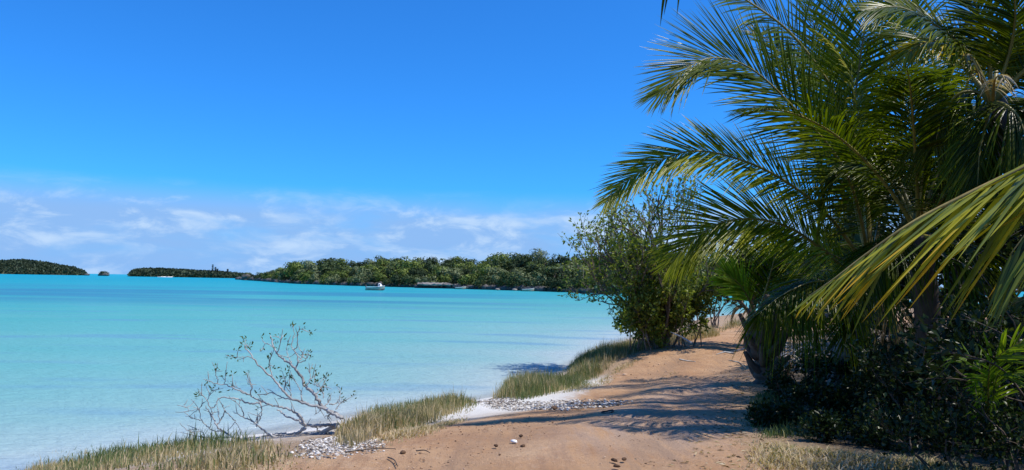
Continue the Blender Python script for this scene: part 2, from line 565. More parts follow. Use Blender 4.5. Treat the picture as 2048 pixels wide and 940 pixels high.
def build_ground():
    xs = np.concatenate([np.arange(-60, -14, 4.0), np.arange(-14, -7, 0.5), np.arange(-7, 8, 0.09), np.arange(8, 22, 0.35), np.arange(22, 60, 2.0), np.arange(60, 401, 10)])
    ys = np.concatenate([np.arange(-60, 4, 3.0), np.arange(4, 18, 0.09), np.arange(18, 46, 0.25), np.arange(46, 90, 1.5), np.arange(90, 206, 5)])
    X, Y = np.meshgrid(xs, ys); X = X.ravel(); Y = Y.ravel()
    Z = height(X, Y)
    s = shore(X, Y)
    t = track_mask(X, Y)
    w = np.clip(t, 0, 0.8) / 0.8
    xl = np.interp(Y, LEFT[:, 1], LEFT[:, 0]); xr = np.interp(Y, RIGHT[:, 1], RIGHT[:, 0])
    u = (X - xl) / np.maximum(xr - xl, 0.5) + 0.04 * np.sin(Y * 0.5)
    rut = np.exp(-((u - 0.34) / 0.09) ** 2) + np.exp(-((u - 0.72) / 0.09) ** 2)
    rut = rut * w
    Z = Z - 0.028 * rut + 0.018 * w * np.exp(-((u - 0.53) / 0.12) ** 2) + 0.005 * fbm2(X * 5, Y * 5, 8, 3) * (s > 0)
    V = np.stack([X, Y, Z], axis=1)
    Fc = grid_faces(len(xs), len(ys))
    ft = t[Fc].mean(axis=1) + 0.18 * fbm2(V[Fc].mean(axis=1)[:, 0] * 3, V[Fc].mean(axis=1)[:, 1] * 3, 9, 3)
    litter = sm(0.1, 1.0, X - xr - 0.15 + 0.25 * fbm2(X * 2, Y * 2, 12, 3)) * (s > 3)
    grey = np.exp(-((u - 0.72) / 0.22) ** 2) * sm(6, 9, Y) * (1 - sm(14, 18, Y))
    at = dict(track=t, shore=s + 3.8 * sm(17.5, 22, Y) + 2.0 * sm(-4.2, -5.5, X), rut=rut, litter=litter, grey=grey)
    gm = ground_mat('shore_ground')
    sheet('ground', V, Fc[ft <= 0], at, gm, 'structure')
    sheet('dirt_track', V, Fc[ft > 0], at, gm, 'structure')


build_ground()


def water_mat():
    m, nt = new_mat('lagoon_water')
    geo = node(nt, 'ShaderNodeNewGeometry')
    pos = geo.outputs['Position']
    off = attr(nt, 'off')
    mp = node(nt, 'ShaderNodeMapping', {'Vector': pos, 'Scale': (0.055, 0.16, 1), 'Rotation': (0, 0, rad(-12))})
    n1 = noise(nt, mp.outputs[0], 1.0, 5, 0.6, 0.3)
    mp2 = node(nt, 'ShaderNodeMapping', {'Vector': pos, 'Scale': (0.010, 0.05, 1)})
    n2 = noise(nt, mp2.outputs[0], 1.0, 5, 0.55, 0.3)
    lo = math_n(nt, 'LOGARITHM', math_n(nt, 'MAXIMUM', off, 0.1), 10.0)       # -1 .. 3.5
    lo = math_n(nt, 'ADD', lo, math_n(nt, 'MULTIPLY', math_n(nt, 'SUBTRACT', n1, 0.5), 0.65))
    f = maprange(nt, lo, -1.0, 3.5, 0, 1, smooth=False)
    c = ramp(nt, f, [(0.0, (0.50, 0.52, 0.51)), (0.25, (0.37, 0.47, 0.47)), (0.37, (0.235, 0.425, 0.42)), (0.48, (0.15, 0.40, 0.39)), (0.58, (0.092, 0.37, 0.365)),
                     (0.68, (0.036, 0.325, 0.375)), (0.80, (0.012, 0.285, 0.375)), (1.0, (0.005, 0.295, 0.42))])
    # sea-grass beds: darker bottom about a hundred metres out, and smaller strays
    sy = node(nt, 'ShaderNodeSeparateXYZ', {0: pos})
    band = math_n(nt, 'MULTIPLY', maprange(nt, sy.outputs[1], 62, 95), maprange(nt, sy.outputs[1], 230, 120))
    side = maprange(nt, sy.outputs[0], 25, -25)
    bed = math_n(nt, 'MULTIPLY', math_n(nt, 'MULTIPLY', band, side), maprange(nt, n2, 0.34, 0.56))
    c = mixc(nt, math_n(nt, 'MULTIPLY', bed, 0.65), c, (0.042, 0.175, 0.315))
    mp3 = node(nt, 'ShaderNodeMapping', {'Vector': pos, 'Scale': (0.10, 0.34, 1), 'Location': (3.1, 0.7, 0), 'Rotation': (0, 0, rad(-10))})
    n3 = noise(nt, mp3.outputs[0], 1.0, 3, 0.5)
    c = mixc(nt, math_n(nt, 'MULTIPLY', maprange(nt, n3, 0.52, 0.70, 0, 0.5), maprange(nt, off, 80, 25)), c, (0.12, 0.27, 0.43))
    # ripples, calm lagoon
    mw = node(nt, 'ShaderNodeMapping', {'Vector': pos, 'Scale': (1.0, 2.2, 1), 'Rotation': (0, 0, rad(-15))})
    w1 = noise(nt, mw.outputs[0], 1.6, 4, 0.6)
    w2 = noise(nt, mw.outputs[0], 7.0, 4, 0.6)
    hgt = math_n(nt, 'ADD', w1, math_n(nt, 'MULTIPLY', w2, 0.30))
    bp = node(nt, 'ShaderNodeBump', {'Strength': 1.0, 'Distance': 0.16, 'Height': hgt})
    body = node(nt, 'ShaderNodeBsdfDiffuse', {'Color': c, 'Normal': bp.outputs[0]})
    gl = node(nt, 'ShaderNodeBsdfGlossy', {'Color': (1, 1, 1, 1), 'Roughness': 0.10, 'Normal': bp.outputs[0]})
    fr = node(nt, 'ShaderNodeFresnel', {'IOR': 1.33, 'Normal': bp.outputs[0]})
    fac = math_n(nt, 'MINIMUM', math_n(nt, 'MULTIPLY', fr.outputs[0], 0.5), 0.13)      # wave slopes cap the grazing mirror
    s = node(nt, 'ShaderNodeMixShader', {0: fac, 1: body.outputs[0], 2: gl.outputs[0]})
    tr = node(nt, 'ShaderNodeBsdfTransparent', {'Color': (0.93, 0.98, 1.0, 1)})
    a = maprange(nt, math_n(nt, 'ADD', off, math_n(nt, 'MULTIPLY', math_n(nt, 'SUBTRACT', n1, 0.5), 0.8)), -0.3, 0.7, 0.15, 1.0)
    mx = node(nt, 'ShaderNodeMixShader', {0: a, 1: tr.outputs[0], 2: s.outputs[0]})
    out_surface(nt, mx.outputs[0])
    return m


def build_water():
    gx = 40 * 1.16 ** np.arange(1, 48)
    xs = np.concatenate([-15 - gx[::-1] + 40, np.arange(-15, 30, 0.5), 30 + gx - 40])
    ys = np.concatenate([np.arange(-60, 5, 4.0), np.arange(5, 75, 0.5), 75 + 4 * np.arange(1, 30), 195 + gx])
    X, Y = np.meshgrid(xs, ys); X = X.ravel(); Y = Y.ravel()
    off = -shore(X, Y)
    far = np.hypot(X, Y)
    off = np.where(far > 150, np.maximum(off, far * 0.5), off)
    V = np.stack([X, Y, np.zeros_like(X)], axis=1)
    Fc = grid_faces(len(xs), len(ys))
    keep = (off[Fc].max(axis=1) > -2.5)
    sheet('water', V, Fc[keep], dict(off=off), water_mat(), 'structure')


build_water()


# ---------------------------------------------------------------- far shore: headland, islands, trees, boats
def interp_px(tab, px):
    a = np.array(tab, dtype=float)
    return np.interp(px, a[:, 0], a[:, 1])


HEAD_D = [(478, 640), (490, 598), (540, 440), (600, 335), (700, 292), (830, 267), (930, 248), (1060, 226), (1180, 206), (1300, 200), (1480, 198), (1750, 200)]
HEAD_TOP = [(478, 556), (505, 547), (540, 536), (590, 526), (640, 521), (760, 517), (860, 514), (960, 517), (1000, 509), (1100, 510), (1200, 507), (1320, 504), (1480, 500), (1750, 505)]


def head_point(px, t):
    """a point of the headland: t = 0 at the waterline, 1 on the ridge, 1.6 behind it"""
    d0 = float(interp_px(HEAD_D, px))
    depth = 75 * (0.35 + 0.65 * float(sm(480, 720, px)))
    dr = d0 + depth
    top = P(px, float(interp_px(HEAD_TOP, px)), dr)[2] - 4.6
    top = max(top, 1.2)
    z = 1.0 + (top - 1.0) * (t ** 0.75 if t <= 1 else 1 - 0.5 * (t - 1) / 0.6)
    d = d0 + depth * t
    v = ray(px, 500)
    return np.array((v[0] / v[1] * d, d, z))


def build_headland():
    pxs = np.linspace(478, 1750, 90); ts = [0, 0.02, 0.1, 0.25, 0.45, 0.7, 1.0, 1.3, 1.6]
    V = []
    for t in ts:
        for px in pxs:
            V.append(head_point(px, t) + np.array((0, 0.0, 0.25 * math.sin(px * 0.31) * (t < 0.3))))
    V = np.array(V)
    n = len(pxs)
    mb = MB(); mb.add(V, grid_faces(n, len(ts)))
    tag(mb.build('headland', M['hill']), kind='structure')
    # undercut limestone edge along the water: one broken band of rock
    mb = MB(); r = np.random.RandomState(4)
    for px in np.arange(480, 1760, 2.6):
        p = head_point(px, 0.0); k = p[1] / 240.0
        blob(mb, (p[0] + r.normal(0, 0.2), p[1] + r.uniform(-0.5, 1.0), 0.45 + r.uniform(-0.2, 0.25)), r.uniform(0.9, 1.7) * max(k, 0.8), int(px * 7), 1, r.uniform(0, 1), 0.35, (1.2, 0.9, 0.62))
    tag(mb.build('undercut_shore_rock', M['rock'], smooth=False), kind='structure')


build_headland()


def crown_mesh(name, seed, w, h, n=620, leaf=0.72, lobes=11, flat=0.8):
    """far-off crown: leaf clumps over several uneven lobes; base at z = 0"""
    r = np.random.RandomState(seed)
    mb = MB()
    for k in range(lobes):
        a = r.uniform(0, 6.28); q = r.uniform(0.1, 0.85) ** 0.7
        c = np.array((math.cos(a) * q * w * 0.36, math.sin(a) * q * w * 0.36, h * r.uniform(0.30, 0.74) - q * 0.08 * h))
        rr = w * r.uniform(0.17, 0.29)
        m = int(n / lobes)
        d = norm(r.normal(0, 1, (m, 3)) + np.array((0, 0, 0.25)))
        pos = c + d * rr * r.uniform(0.65, 1.08, (m, 1)) * np.array((1, 1, flat))
        lt = r.uniform(0.15, 0.75)
        leaf_quads(mb, pos, norm(np.cross(d, r.normal(0, 1, (m, 3)))), leaf * r.uniform(0.6, 1.25, m), leaf * r.uniform(0.5, 0.9, m), np.clip(lt + r.normal(0, 0.16, m), 0, 1), r, nrm=norm(d + r.normal(0, 0.28, (m, 3))))
    m = int(n * 0.35)                    # low skirt down to the ground
    a = r.uniform(0, 6.28, m); q = r.uniform(0.25, 0.5, m) * w
    pos = np.stack([np.cos(a) * q * 0.9, np.sin(a) * q * 0.9, r.uniform(0.04, 0.45, m) * h], axis=1)
    leaf_quads(mb, pos, norm(r.normal(0, 1, (m, 3))), leaf, leaf * 0.7, np.clip(r.normal(0.3, 0.15, m), 0, 1), r)
    return mb.mesh(name)


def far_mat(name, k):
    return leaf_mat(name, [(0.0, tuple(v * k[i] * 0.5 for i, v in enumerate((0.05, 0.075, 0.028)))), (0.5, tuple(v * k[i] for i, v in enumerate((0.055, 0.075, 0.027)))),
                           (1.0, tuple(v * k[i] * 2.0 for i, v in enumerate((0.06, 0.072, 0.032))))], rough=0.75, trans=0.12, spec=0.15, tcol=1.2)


FAR = dict(dark=far_mat('far_dark_green', (1.3, 1.35, 1.3)), olive=far_mat('far_olive_green', (2.6, 2.5, 1.5)), grey=far_mat('far_grey_green', (3.0, 2.6, 3.2)), deep=far_mat('far_deep_green', (0.6, 0.72, 0.8)))
CROWN = {}
TRUNK = None


def far_protos():
    global TRUNK
    for k in FAR:
        CROWN[k] = []
        for s in range(4):
            w, h = [(8.0, 6.2), (9.5, 6.0), (7.0, 7.0), (8.6, 6.6)][s]
            me = crown_mesh('crown', 100 + s * 7 + len(k), w, h)
            me.materials.append(FAR[k])
            CROWN[k].append(me)
    mb = MB()
    tube(mb, [(0, 0, -1.0), (0.1, 0.05, 1.5), (0.05, -0.1, 3.2)], [0.35, 0.26, 0.12], 6)
    for a in (0.5, 2.4, 4.3):
        tube(mb, [(0.08, 0, 1.2), (math.cos(a) * 1.0, math.sin(a) * 1.0, 2.4), (math.cos(a) * 1.9, math.sin(a) * 1.9, 3.6)], [0.17, 0.11, 0.05], 5)
    TRUNK = mb.mesh('trunk')
    TRUNK.materials.append(M['bark'])


far_protos()
KIND_WORD = dict(dark='dark green', olive='olive green', grey='pale grey green', deep='blackish green')


def far_tree(px, t, kind, scale, row, r, dz=0.0):
    p = head_point(px, t)
    place = [w for lim, w in ((545, 'at the headland tip'), (600, 'just right of the headland tip'), (660, 'on the low slope past the tip'), (720, 'left of the motor boat'), (780, 'straight behind the motor boat'),
                              (832, 'between motor boat and limestone ledge'), (885, 'over the left ledge slab'), (940, 'over the right ledge slab'), (985, 'just right of the ledge'), (1030, 'over the pale shore rocks'),
                              (1068, 'over the white skiff'), (1110, 'under the lone tall tree'), (1160, 'right of the lone tall tree'), (9999, 'beside the shore tree crown')) if px < lim][0]
    lab = '%s tree, %s, %s' % (KIND_WORD[kind], row, place)
    e = empty('headland_tree', (p[0], p[1], p[2] + dz), lab, 'tree', '%s trees, %s, %s' % (KIND_WORD[kind], row, place))
    c = bpy.data.objects.new('crown', r.choice(CROWN[kind])); COL.objects.link(c); c.parent = e
    c.rotation_euler = (0, 0, r.uniform(0, 6.28)); c.scale = (scale * r.uniform(0.9, 1.2), scale * r.uniform(0.9, 1.2), scale * r.uniform(0.85, 1.1))
    k = bpy.data.objects.new('trunk', TRUNK); COL.objects.link(k); k.parent = e
    k.rotation_euler = (0, 0, r.uniform(0, 6.28)); k.scale = (scale, scale, scale)
    return e


def plant_headland():
    r = random.Random(21)
    rows = [('waterline row', 0.015, 0.78, 26, -0.9), ('second row up', 0.14, 0.95, 30, -0.9), ('third row up', 0.28, 1.0, 34, -0.9), ('fourth row up', 0.46, 1.05, 36, -0.9), ('fifth row up', 0.68, 1.05, 38, -0.9), ('skyline row', 1.0, 0.95, 33, -0.9)]
    for row, t, sc, step, dz in rows:
        px = 505 if row[0] != 'w' else 520
        while px < 1235:
            kind = r.choices(['dark', 'olive', 'grey', 'deep'], {'wa': [2, 2, 3.2, 2], 'se': [3, 3, 2.5, 2], 'th': [3, 3, 2.5, 2], 'fo': [3, 4, 1.0, 1.6], 'fi': [3, 4, 1.0, 1.6], 'sk': [4, 2, 0.4, 2.5]}[row[:2]])[0]
            d = head_point(px, t)[1]
            k = sc * r.uniform(0.72, 1.22) * (0.72 if px < 560 else 1.0)
            far_tree(px, min(1.0, max(0.0, t + r.uniform(-0.05, 0.05))), kind, k, row, r, dz)
            px += step * r.uniform(0.7, 1.25) * (225.0 / d) ** 0.75
    # seen behind and beside the shore tree, right of the bay
    for px in (1262, 1300, 1345, 1390, 1425, 1455, 1485, 1520, 1560, 1600, 1640, 1685, 1725):
        for t, row in ((0.03, 'waterline'), (0.35, 'middle'), (0.8, 'skyline')):
            where = 'through the shore tree crown' if px < 1360 else 'through the sapling right of the shore tree' if px < 1440 else 'left of the short palm'
            p = head_point(px + r.uniform(-12, 12), t)
            kind = r.choice(['dark', 'olive', 'grey'])
            e = empty('bay_tree', (p[0], p[1], p[2] - 0.6), '%s bay tree, %s row, seen %s' % (KIND_WORD[kind], row, where), 'tree', '%s bay trees, %s row, seen %s' % (KIND_WORD[kind], row, where))
            c = bpy.data.objects.new('crown', r.choice(CROWN[kind])); COL.objects.link(c); c.parent = e
            s = r.uniform(0.9, 1.25); c.scale = (s, s, s); c.rotation_euler = (0, 0, r.uniform(0, 6))
            k = bpy.data.objects.new('trunk', TRUNK); COL.objects.link(k); k.parent = e
    # the emergent tree that stands above the skyline
    p = head_point(1080, 0.95)
    e = empty('emergent_tree', (p[0], p[1], p[2] + 0.2), 'tall broad grey green tree rising alone above the headland skyline', 'tree')
    me = crown_mesh('crown', 77, 9.0, 8.6, 700, 0.6, 14); me.materials.append(FAR['grey'])
    c = bpy.data.objects.new('crown', me); COL.objects.link(c); c.parent = e
    k = bpy.data.objects.new('trunk', TRUNK); COL.objects.link(k); k.parent = e; k.scale = (1.2, 1.2, 1.5)
    # flat topped dark tree on the ridge
    for px, lab, sc in ((867, 'small flat topped dark tree sticking up from the middle of the headland skyline', 0.55), (905, 'low round dark tree in the dip of the headland skyline', 0.55)):
        p = head_point(px, 1.0)
        e = empty('skyline_tree', (p[0], p[1], p[2] + 1.6), lab, 'tree')
        c = bpy.data.objects.new('crown', CROWN['dark'][1]); COL.objects.link(c); c.parent = e; c.scale = (sc * 1.2, sc * 1.2, sc)
        k = bpy.data.objects.new('trunk', TRUNK); COL.objects.link(k); k.parent = e; k.scale = (0.7, 0.7, 1)


plant_headland()


def far_forest(name, px0, px1, d, tops, base, seed, kinds, struct_name, depth=90.0, cell=9.0):
    """a wooded island a kilometre out: hill sheet + one mass of crowns"""
    pxs = np.linspace(px0, px1, 60)
    V = []; ts = [0, 0.08, 0.35, 0.7, 1.0, 1.5, 2.0]
    H = []
    for px in pxs:
        H.append(max(2.0, P(px, float(interp_px(tops, px)), d + depth * 0.5)[2] - 3.0))
    H = np.array(H)
    edge = np.minimum(1, np.minimum((pxs - px0), (px1 - pxs) if px1 < 600 and name else 1e9) / 12.0 + 0.25)
    for t in ts:
        k = math.sin(min(t, 2 - t) * math.pi / 2) ** 0.6 if t not in (0, 2.0) else 0
        for i, px in enumerate(pxs):
            v = ray(px, 500); dd = d + depth * t * edge[i]
            V.append((v[0] / v[1] * dd, dd, -0.5 + (H[i] + 0.5) * k))
    mb = MB(); mb.add(V, grid_faces(len(pxs), len(ts)))
    tag(mb.build(struct_name, M['hill']), kind='structure')
    r = np.random.RandomState(seed)
    mb = MB()
    n = 2600
    px = r.uniform(px0, px1, n); t = r.uniform(0.0, 1.1, n) ** 1.2
    for a, b in zip(px, t):
        i = np.interp(a, pxs, np.arange(len(pxs)))
        hh = np.interp(a, pxs, H); ed = np.interp(a, pxs, edge)
        v = ray(a, 500); dd = d + depth * b * ed
        z = hh * (math.sin(min(b, 2 - b) * math.pi / 2) ** 0.6 if b > 0.01 else 0)
        c = np.array((v[0] / v[1] * dd, dd, max(z, 1.2)))
        m = 12; q = norm(r.normal(0, 1, (m, 3)))
        rr = r.uniform(1.6, 3.4)
        lt = r.uniform(0.1, 0.8)
        leaf_quads(mb, c + q * rr * np.array((1.2, 1.2, 0.8)), norm(q + r.normal(0, 0.5, (m, 3))), rr * 1.0, rr * 0.8, np.clip(lt + r.normal(0, 0.1, m), 0, 1), r)
    o = mb.build(name, kinds)
    return o


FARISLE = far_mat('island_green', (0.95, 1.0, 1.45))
fo = far_forest('island_wood', -160, 170, 1150, [(-160, 524), (-40, 522), (0, 520), (50, 518), (100, 525), (140, 532), (160, 537), (171, 544)], 546, 31, FARISLE, 'island')
tag(fo, 'dark wooded island along the left edge of the horizon', 'wood', kind='stuff')
fo = far_forest('island_wood', 265, 500, 1050, [(264, 546), (272, 539), (290, 537), (330, 537), (380, 540), (440, 543), (500, 548)], 551, 37, FARISLE, 'island')
tag(fo, 'low flat wooded island left of the headland', 'wood', kind='stuff')


def small_island_rocks():
    # tree-clad rock between the two islands
    c = P(208, 547.6, 1100); c[2] = 0
    e = empty('rock_islet', c, 'tiny undercut islet alone on the horizon between two wooded islands', 'islet')
    mb = MB()
    blob(mb, c + np.array((0, 0, 1.8)), 6.6, 5, 3, 0.4, 0.25, (1.15, 0.9, 0.42))
    mb.build('rock', M['rock'], e, smooth=False)
    me = crown_mesh('scrub', 12, 14.5, 5.5, 400, 1.5, 8, 0.5); me.materials.append(FARISLE)
    o = bpy.data.objects.new('scrub', me); COL.objects.link(o); o.parent = e; o.location = (-0.5, 0, 1.6)
    c = P(174, 547, 1150); c[2] = 0
    mb = MB(); blob(mb, c + np.array((0, 0, 1.0)), 3.6, 9, 2, 0.4, 0.3, (1.3, 1, 0.6))
    tag(mb.build('shore_boulder', M['rock'], origin=c, smooth=False), 'dark boulder off the right tip of the leftmost island', 'rock')
    # undercut rock off the headland tip
    c = G(494, 560.5, 0)
    c = np.array(P(494, 560, 560)); c[2] = 0
    e = empty('mushroom_rock', c, 'brown mushroom shaped rock in the sea off the headland tip', 'rock')
    mb = MB(); blob(mb, c + np.array((0, 0, 0.3)), 3.6, 15, 3, 0.3, 0.25, (1.0, 0.9, 0.35)); mb.build('foot', M['rock'], e, smooth=False)
    mb = MB(); blob(mb, c + np.array((0, 0, 2.4)), 4.2, 16, 3, 0.5, 0.22, (1.05, 0.9, 0.55)); mb.build('cap', M['bark'], e, smooth=False)
    me = crown_mesh('scrub', 18, 7.0, 3.6, 160, 0.9, 6, 0.5); me.materials.append(FAR['grey'])
    o = bpy.data.objects.new('scrub', me); COL.objects.link(o); o.parent = e; o.location = (0.5, 0, 2.8)
    # white beach on the low island
    mb = MB()
    a = P(315, 551, 1046); b = P(345, 552, 1044)
    pts = np.linspace(a, b, 14)
    V = []
    for i, p in enumerate(pts):
        w = math.sin(math.pi * i / 13) * 0.4 + 0.05
        V += [(p[0], p[1] - 2 - w, -0.05), (p[0], p[1], 0.2 + 0.22 * w), (p[0], p[1] + 3, 0.9)]
    f = [(i * 3 + k, i * 3 + k + 3, i * 3 + k + 4, i * 3 + k + 1) for i in range(13) for k in (0, 1)]
    mb.add(V, f)
    tag(mb.build('beach', M['beach']), kind='structure')


small_island_rocks()


def island_pine(px, ybot, ytop, d, label, group=None):
    b = P(px, ybot, d); t = P(px, ytop, d)
    h = t[2] - b[2]
    e = empty('column_pine', b, label, 'tree', group)
    mb = MB(); tube(mb, np.linspace(b, t, 5), [0.5, 0.42, 0.32, 0.2, 0.06], 6); mb.build('trunk', M['bark'], e)
    mb = MB(); r = np.random.RandomState(int(px * 10))
    n = 420
    f = r.uniform(0.12, 1.0, n); a = r.uniform(0, 6.28, n)
    rr = (1.55 * (1 - 0.55 * f)) * r.uniform(0.4, 1.0, n) * (0.65 + 0.35 * np.sign(np.sin(f * 42)))
    pos = b + np.stack([np.cos(a) * rr, np.sin(a) * rr, f * h], axis=1)
    leaf_quads(mb, pos, np.stack([np.cos(a), np.sin(a), 0.2 * np.ones(n)], axis=1), 0.9, 0.55, r.uniform(0, 0.5, n), r)
    mb.build('crown', FAR['deep'], e)


island_pine(425, 546, 529, 1085, 'tallest slender column pine on the low island')
island_pine(430.5, 546, 534, 1090, 'second tallest column pine, just right of the tallest one')
island_pine(434.5, 546, 537.5, 1092, 'shortest of the three close column pines on the low island')
island_pine(455, 547, 538, 1090, 'small column pine apart to the right of the close trio')


def boat(name, c, length, rz, label, hull_mat, cabin=True, motor=True):
    """open dinghy, bow towards +x before turning; the keel sits a little under water"""
    e = empty(name, c, label, 'boat')
    e.rotation_euler = (0, 0, rz)
    L = length; Bm = L * 0.36; H = L * 0.20
    def build(mb, nm, mat):
        me = mb.mesh(nm, smooth=True); me.materials.append(mat)
        o = bpy.data.objects.new(nm, me); COL.objects.link(o); o.parent = e
        return o
    st = np.linspace(0, 1, 12)
    ring = []
    for s in st:
        x = (s - 0.5) * L
        w = Bm / 2 * (0.86 + 0.14 * math.sin(s * 3.1)) * (1 - max(0, (s - 0.55) / 0.45) ** 2.1) + 0.015
        sheer = H * (0.80 + 0.45 * s ** 2.2)
        k = -H * 0.3 + H * 0.75 * max(0, (s - 0.72) / 0.28) ** 2
        bow = 0.0
        ring.append([(x, -w, sheer), (x, -w * 0.94, sheer * 0.42), (x, -w * 0.6, k * 0.7), (x, 0, k), (x, w * 0.6, k * 0.7), (x, w * 0.94, sheer * 0.42), (x, w, sheer)])
    V = np.array(ring).reshape(-1, 3)
    mb = MB(); mb.add(V, grid_faces(7, 12)); mb.add(V[:7], [(0, 1, 2, 3), (3, 4, 5, 6), (0, 3, 6, 6)][:2]); mb.add(V[[0, 3, 6]], [(0, 1, 2)])
    build(mb, 'hull', hull_mat)
    # dark line along both hull sides just above the waterline
    mb = MB()
    for sgn in (0, 6):
        line = np.array([r_[1 if sgn == 0 else 5] for r_ in ring]); line2 = np.array([r_[2 if sgn == 0 else 4] for r_ in ring])
        mid = line * 0.45 + line2 * 0.55 + np.array((0, -0.03 if sgn == 0 else 0.03, 0))
        tube(mb, mid, L * 0.02, 5)
    build(mb, 'dark_hull_line', M['boat_dark'])
    mb = MB()
    for j in (0, 6):
        tube(mb, np.array([r_[j] for r_ in ring]), L * 0.011, 6)
    tube(mb, np.array([ring[0][0], ring[0][6]]), L * 0.011, 6)
    build(mb, 'gunwale', M['boat_white'])
    mb = MB()
    inner = np.array([[(r_[0][0], r_[0][1] * 0.9, H * 0.22), (r_[0][0], r_[6][1] * 0.9, H * 0.22)] for r_ in ring]).reshape(-1, 3)
    mb.add(inner, grid_faces(2, 12)); build(mb, 'floor', M['boat_white'])
    for x in (-0.22, 0.05):
        mb = MB(); box(mb, (x * L, 0, H * 0.62), (L * 0.06, Bm * 0.84, L * 0.014)); build(mb, 'seat', M['boat_white'])
    mb = MB()
    fd = np.array([[(r_[0][0], r_[0][1] * 0.98, r_[0][2] + 0.005), (r_[0][0], 0, r_[0][2] + 0.05), (r_[0][0], r_[6][1] * 0.98, r_[0][2] + 0.005)] for r_ in ring[7:]]).reshape(-1, 3)
    mb.add(fd, grid_faces(3, 5)); build(mb, 'foredeck', M['boat_white'])
    if cabin:
        mb = MB()
        x0, x1, zt = L * 0.16, L * 0.36, H * 1.0
        v = [(x0, -Bm * .38, zt), (x1, -Bm * .26, zt + .06), (x1, Bm * .26, zt + .06), (x0, Bm * .38, zt), (x0 + L * .02, -Bm * .3, zt + H * .85), (x1 - L * .09, -Bm * .22, zt + H * .78), (x1 - L * .09, Bm * .22, zt + H * .78), (x0 + L * .02, Bm * .3, zt + H * .85)]
        mb.add(v, [(0, 1, 5, 4), (1, 2, 6, 5), (2, 3, 7, 6), (3, 0, 4, 7), (4, 5, 6, 7)]); cb = build(mb, 'cabin', M['boat_white'])
        mb = MB(); box(mb, ((x0 + x1) / 2 - L * .015, -Bm * .325, zt + H * .5), (L * .09, 0.03, H * .34), rz=0.12)
        o = build(mb, 'cabin_window', M['boat_glass']); o.parent = cb
    if motor:
        mb = MB(); blob(mb, (-L * .525, 0, H * 1.12), L * .05, 3, 2, .5, .1, (1.2, .8, 1.2)); box(mb, (-L * .53, 0, H * .45), (L * .035, L * .03, H * 1.2))
        build(mb, 'outboard_motor', M['boat_dark'])
    return e


def boats():
    c = G(751, 580.5, 0)
    boat('motor_boat', c, 4.7, rad(-6), 'tan open motor boat with small white cabin moored in the bay', M['boat_hull'])
    c = np.array(P(921, 578, 241)); c[2] = 0
    boat('skiff', c, 3.5, rad(8), 'small pale skiff moored against the limestone ledge', M['boat_hull'], cabin=False)
    c = np.array(P(1056, 582.4, 219)); c[2] = 0
    boat('skiff', c, 3.6, rad(4), 'long low pale skiff moored under the trees left of the shore tree', M['boat_hull'], cabin=False)
    # limestone ledge in two slabs
    for x0, x1, lab in ((838, 884, 'left slab of the flat pale limestone ledge at the headland waterline'), (888, 930, 'right slab of the flat limestone ledge, behind the small skiff')):
        a = P(x0, 575, 256); b = P(x1, 577, 250)
        c = (a + b) / 2; c[2] = 0
        e = empty('limestone_ledge', c, lab, 'rock')
        w = b[0] - a[0]
        mb = MB(); r = np.random.RandomState(x0)
        for k in range(9):
            blob(mb, (a[0] + w * (k + .5) / 9, c[1] + 0.6, 0.35), w / 11, x0 + k, 2, r.uniform(0, 1), .3, (1.2, 1.2, .6))
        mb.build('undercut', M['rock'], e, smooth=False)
        mb = MB()
        n = 14; V = []
        for j, (yy, zz) in enumerate(((-1.6, .95), (-2.0, 1.25), (-1.7, 1.6), (0.5, 1.75), (3, 1.9))):
            for i in range(n):
                V.append((a[0] + w * i / (n - 1), c[1] + yy + r.normal(0, .2), zz + r.normal(0, .08)))
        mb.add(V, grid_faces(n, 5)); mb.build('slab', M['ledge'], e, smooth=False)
    c = np.array(P(834, 575.5, 255)); c[2] = 0
    mb = MB(); blob(mb, c + np.array((0, 0, .35)), .85, 3, 2, .2, .3, (1.2, 1, .8))
    tag(mb.build('shore_boulder', M['rock'], origin=c, smooth=False), 'dark boulder in the water off the left end of the limestone ledge', 'rock')
    for x, lab in ((995, 'pale shore rock under the trees, left one of two near the white skiff'), (1029, 'pale shore rock beside the stern of the white skiff')):
        c = np.array(P(x, 580, 228)); c[2] = 0
        mb = MB(); blob(mb, c + np.array((0, -.2, .3)), .62, x, 2, .7, .3, (1.5, 1, .55))
        tag(mb.build('shore_boulder', M['ledge'], origin=c, smooth=False), lab, 'rock')


boats()


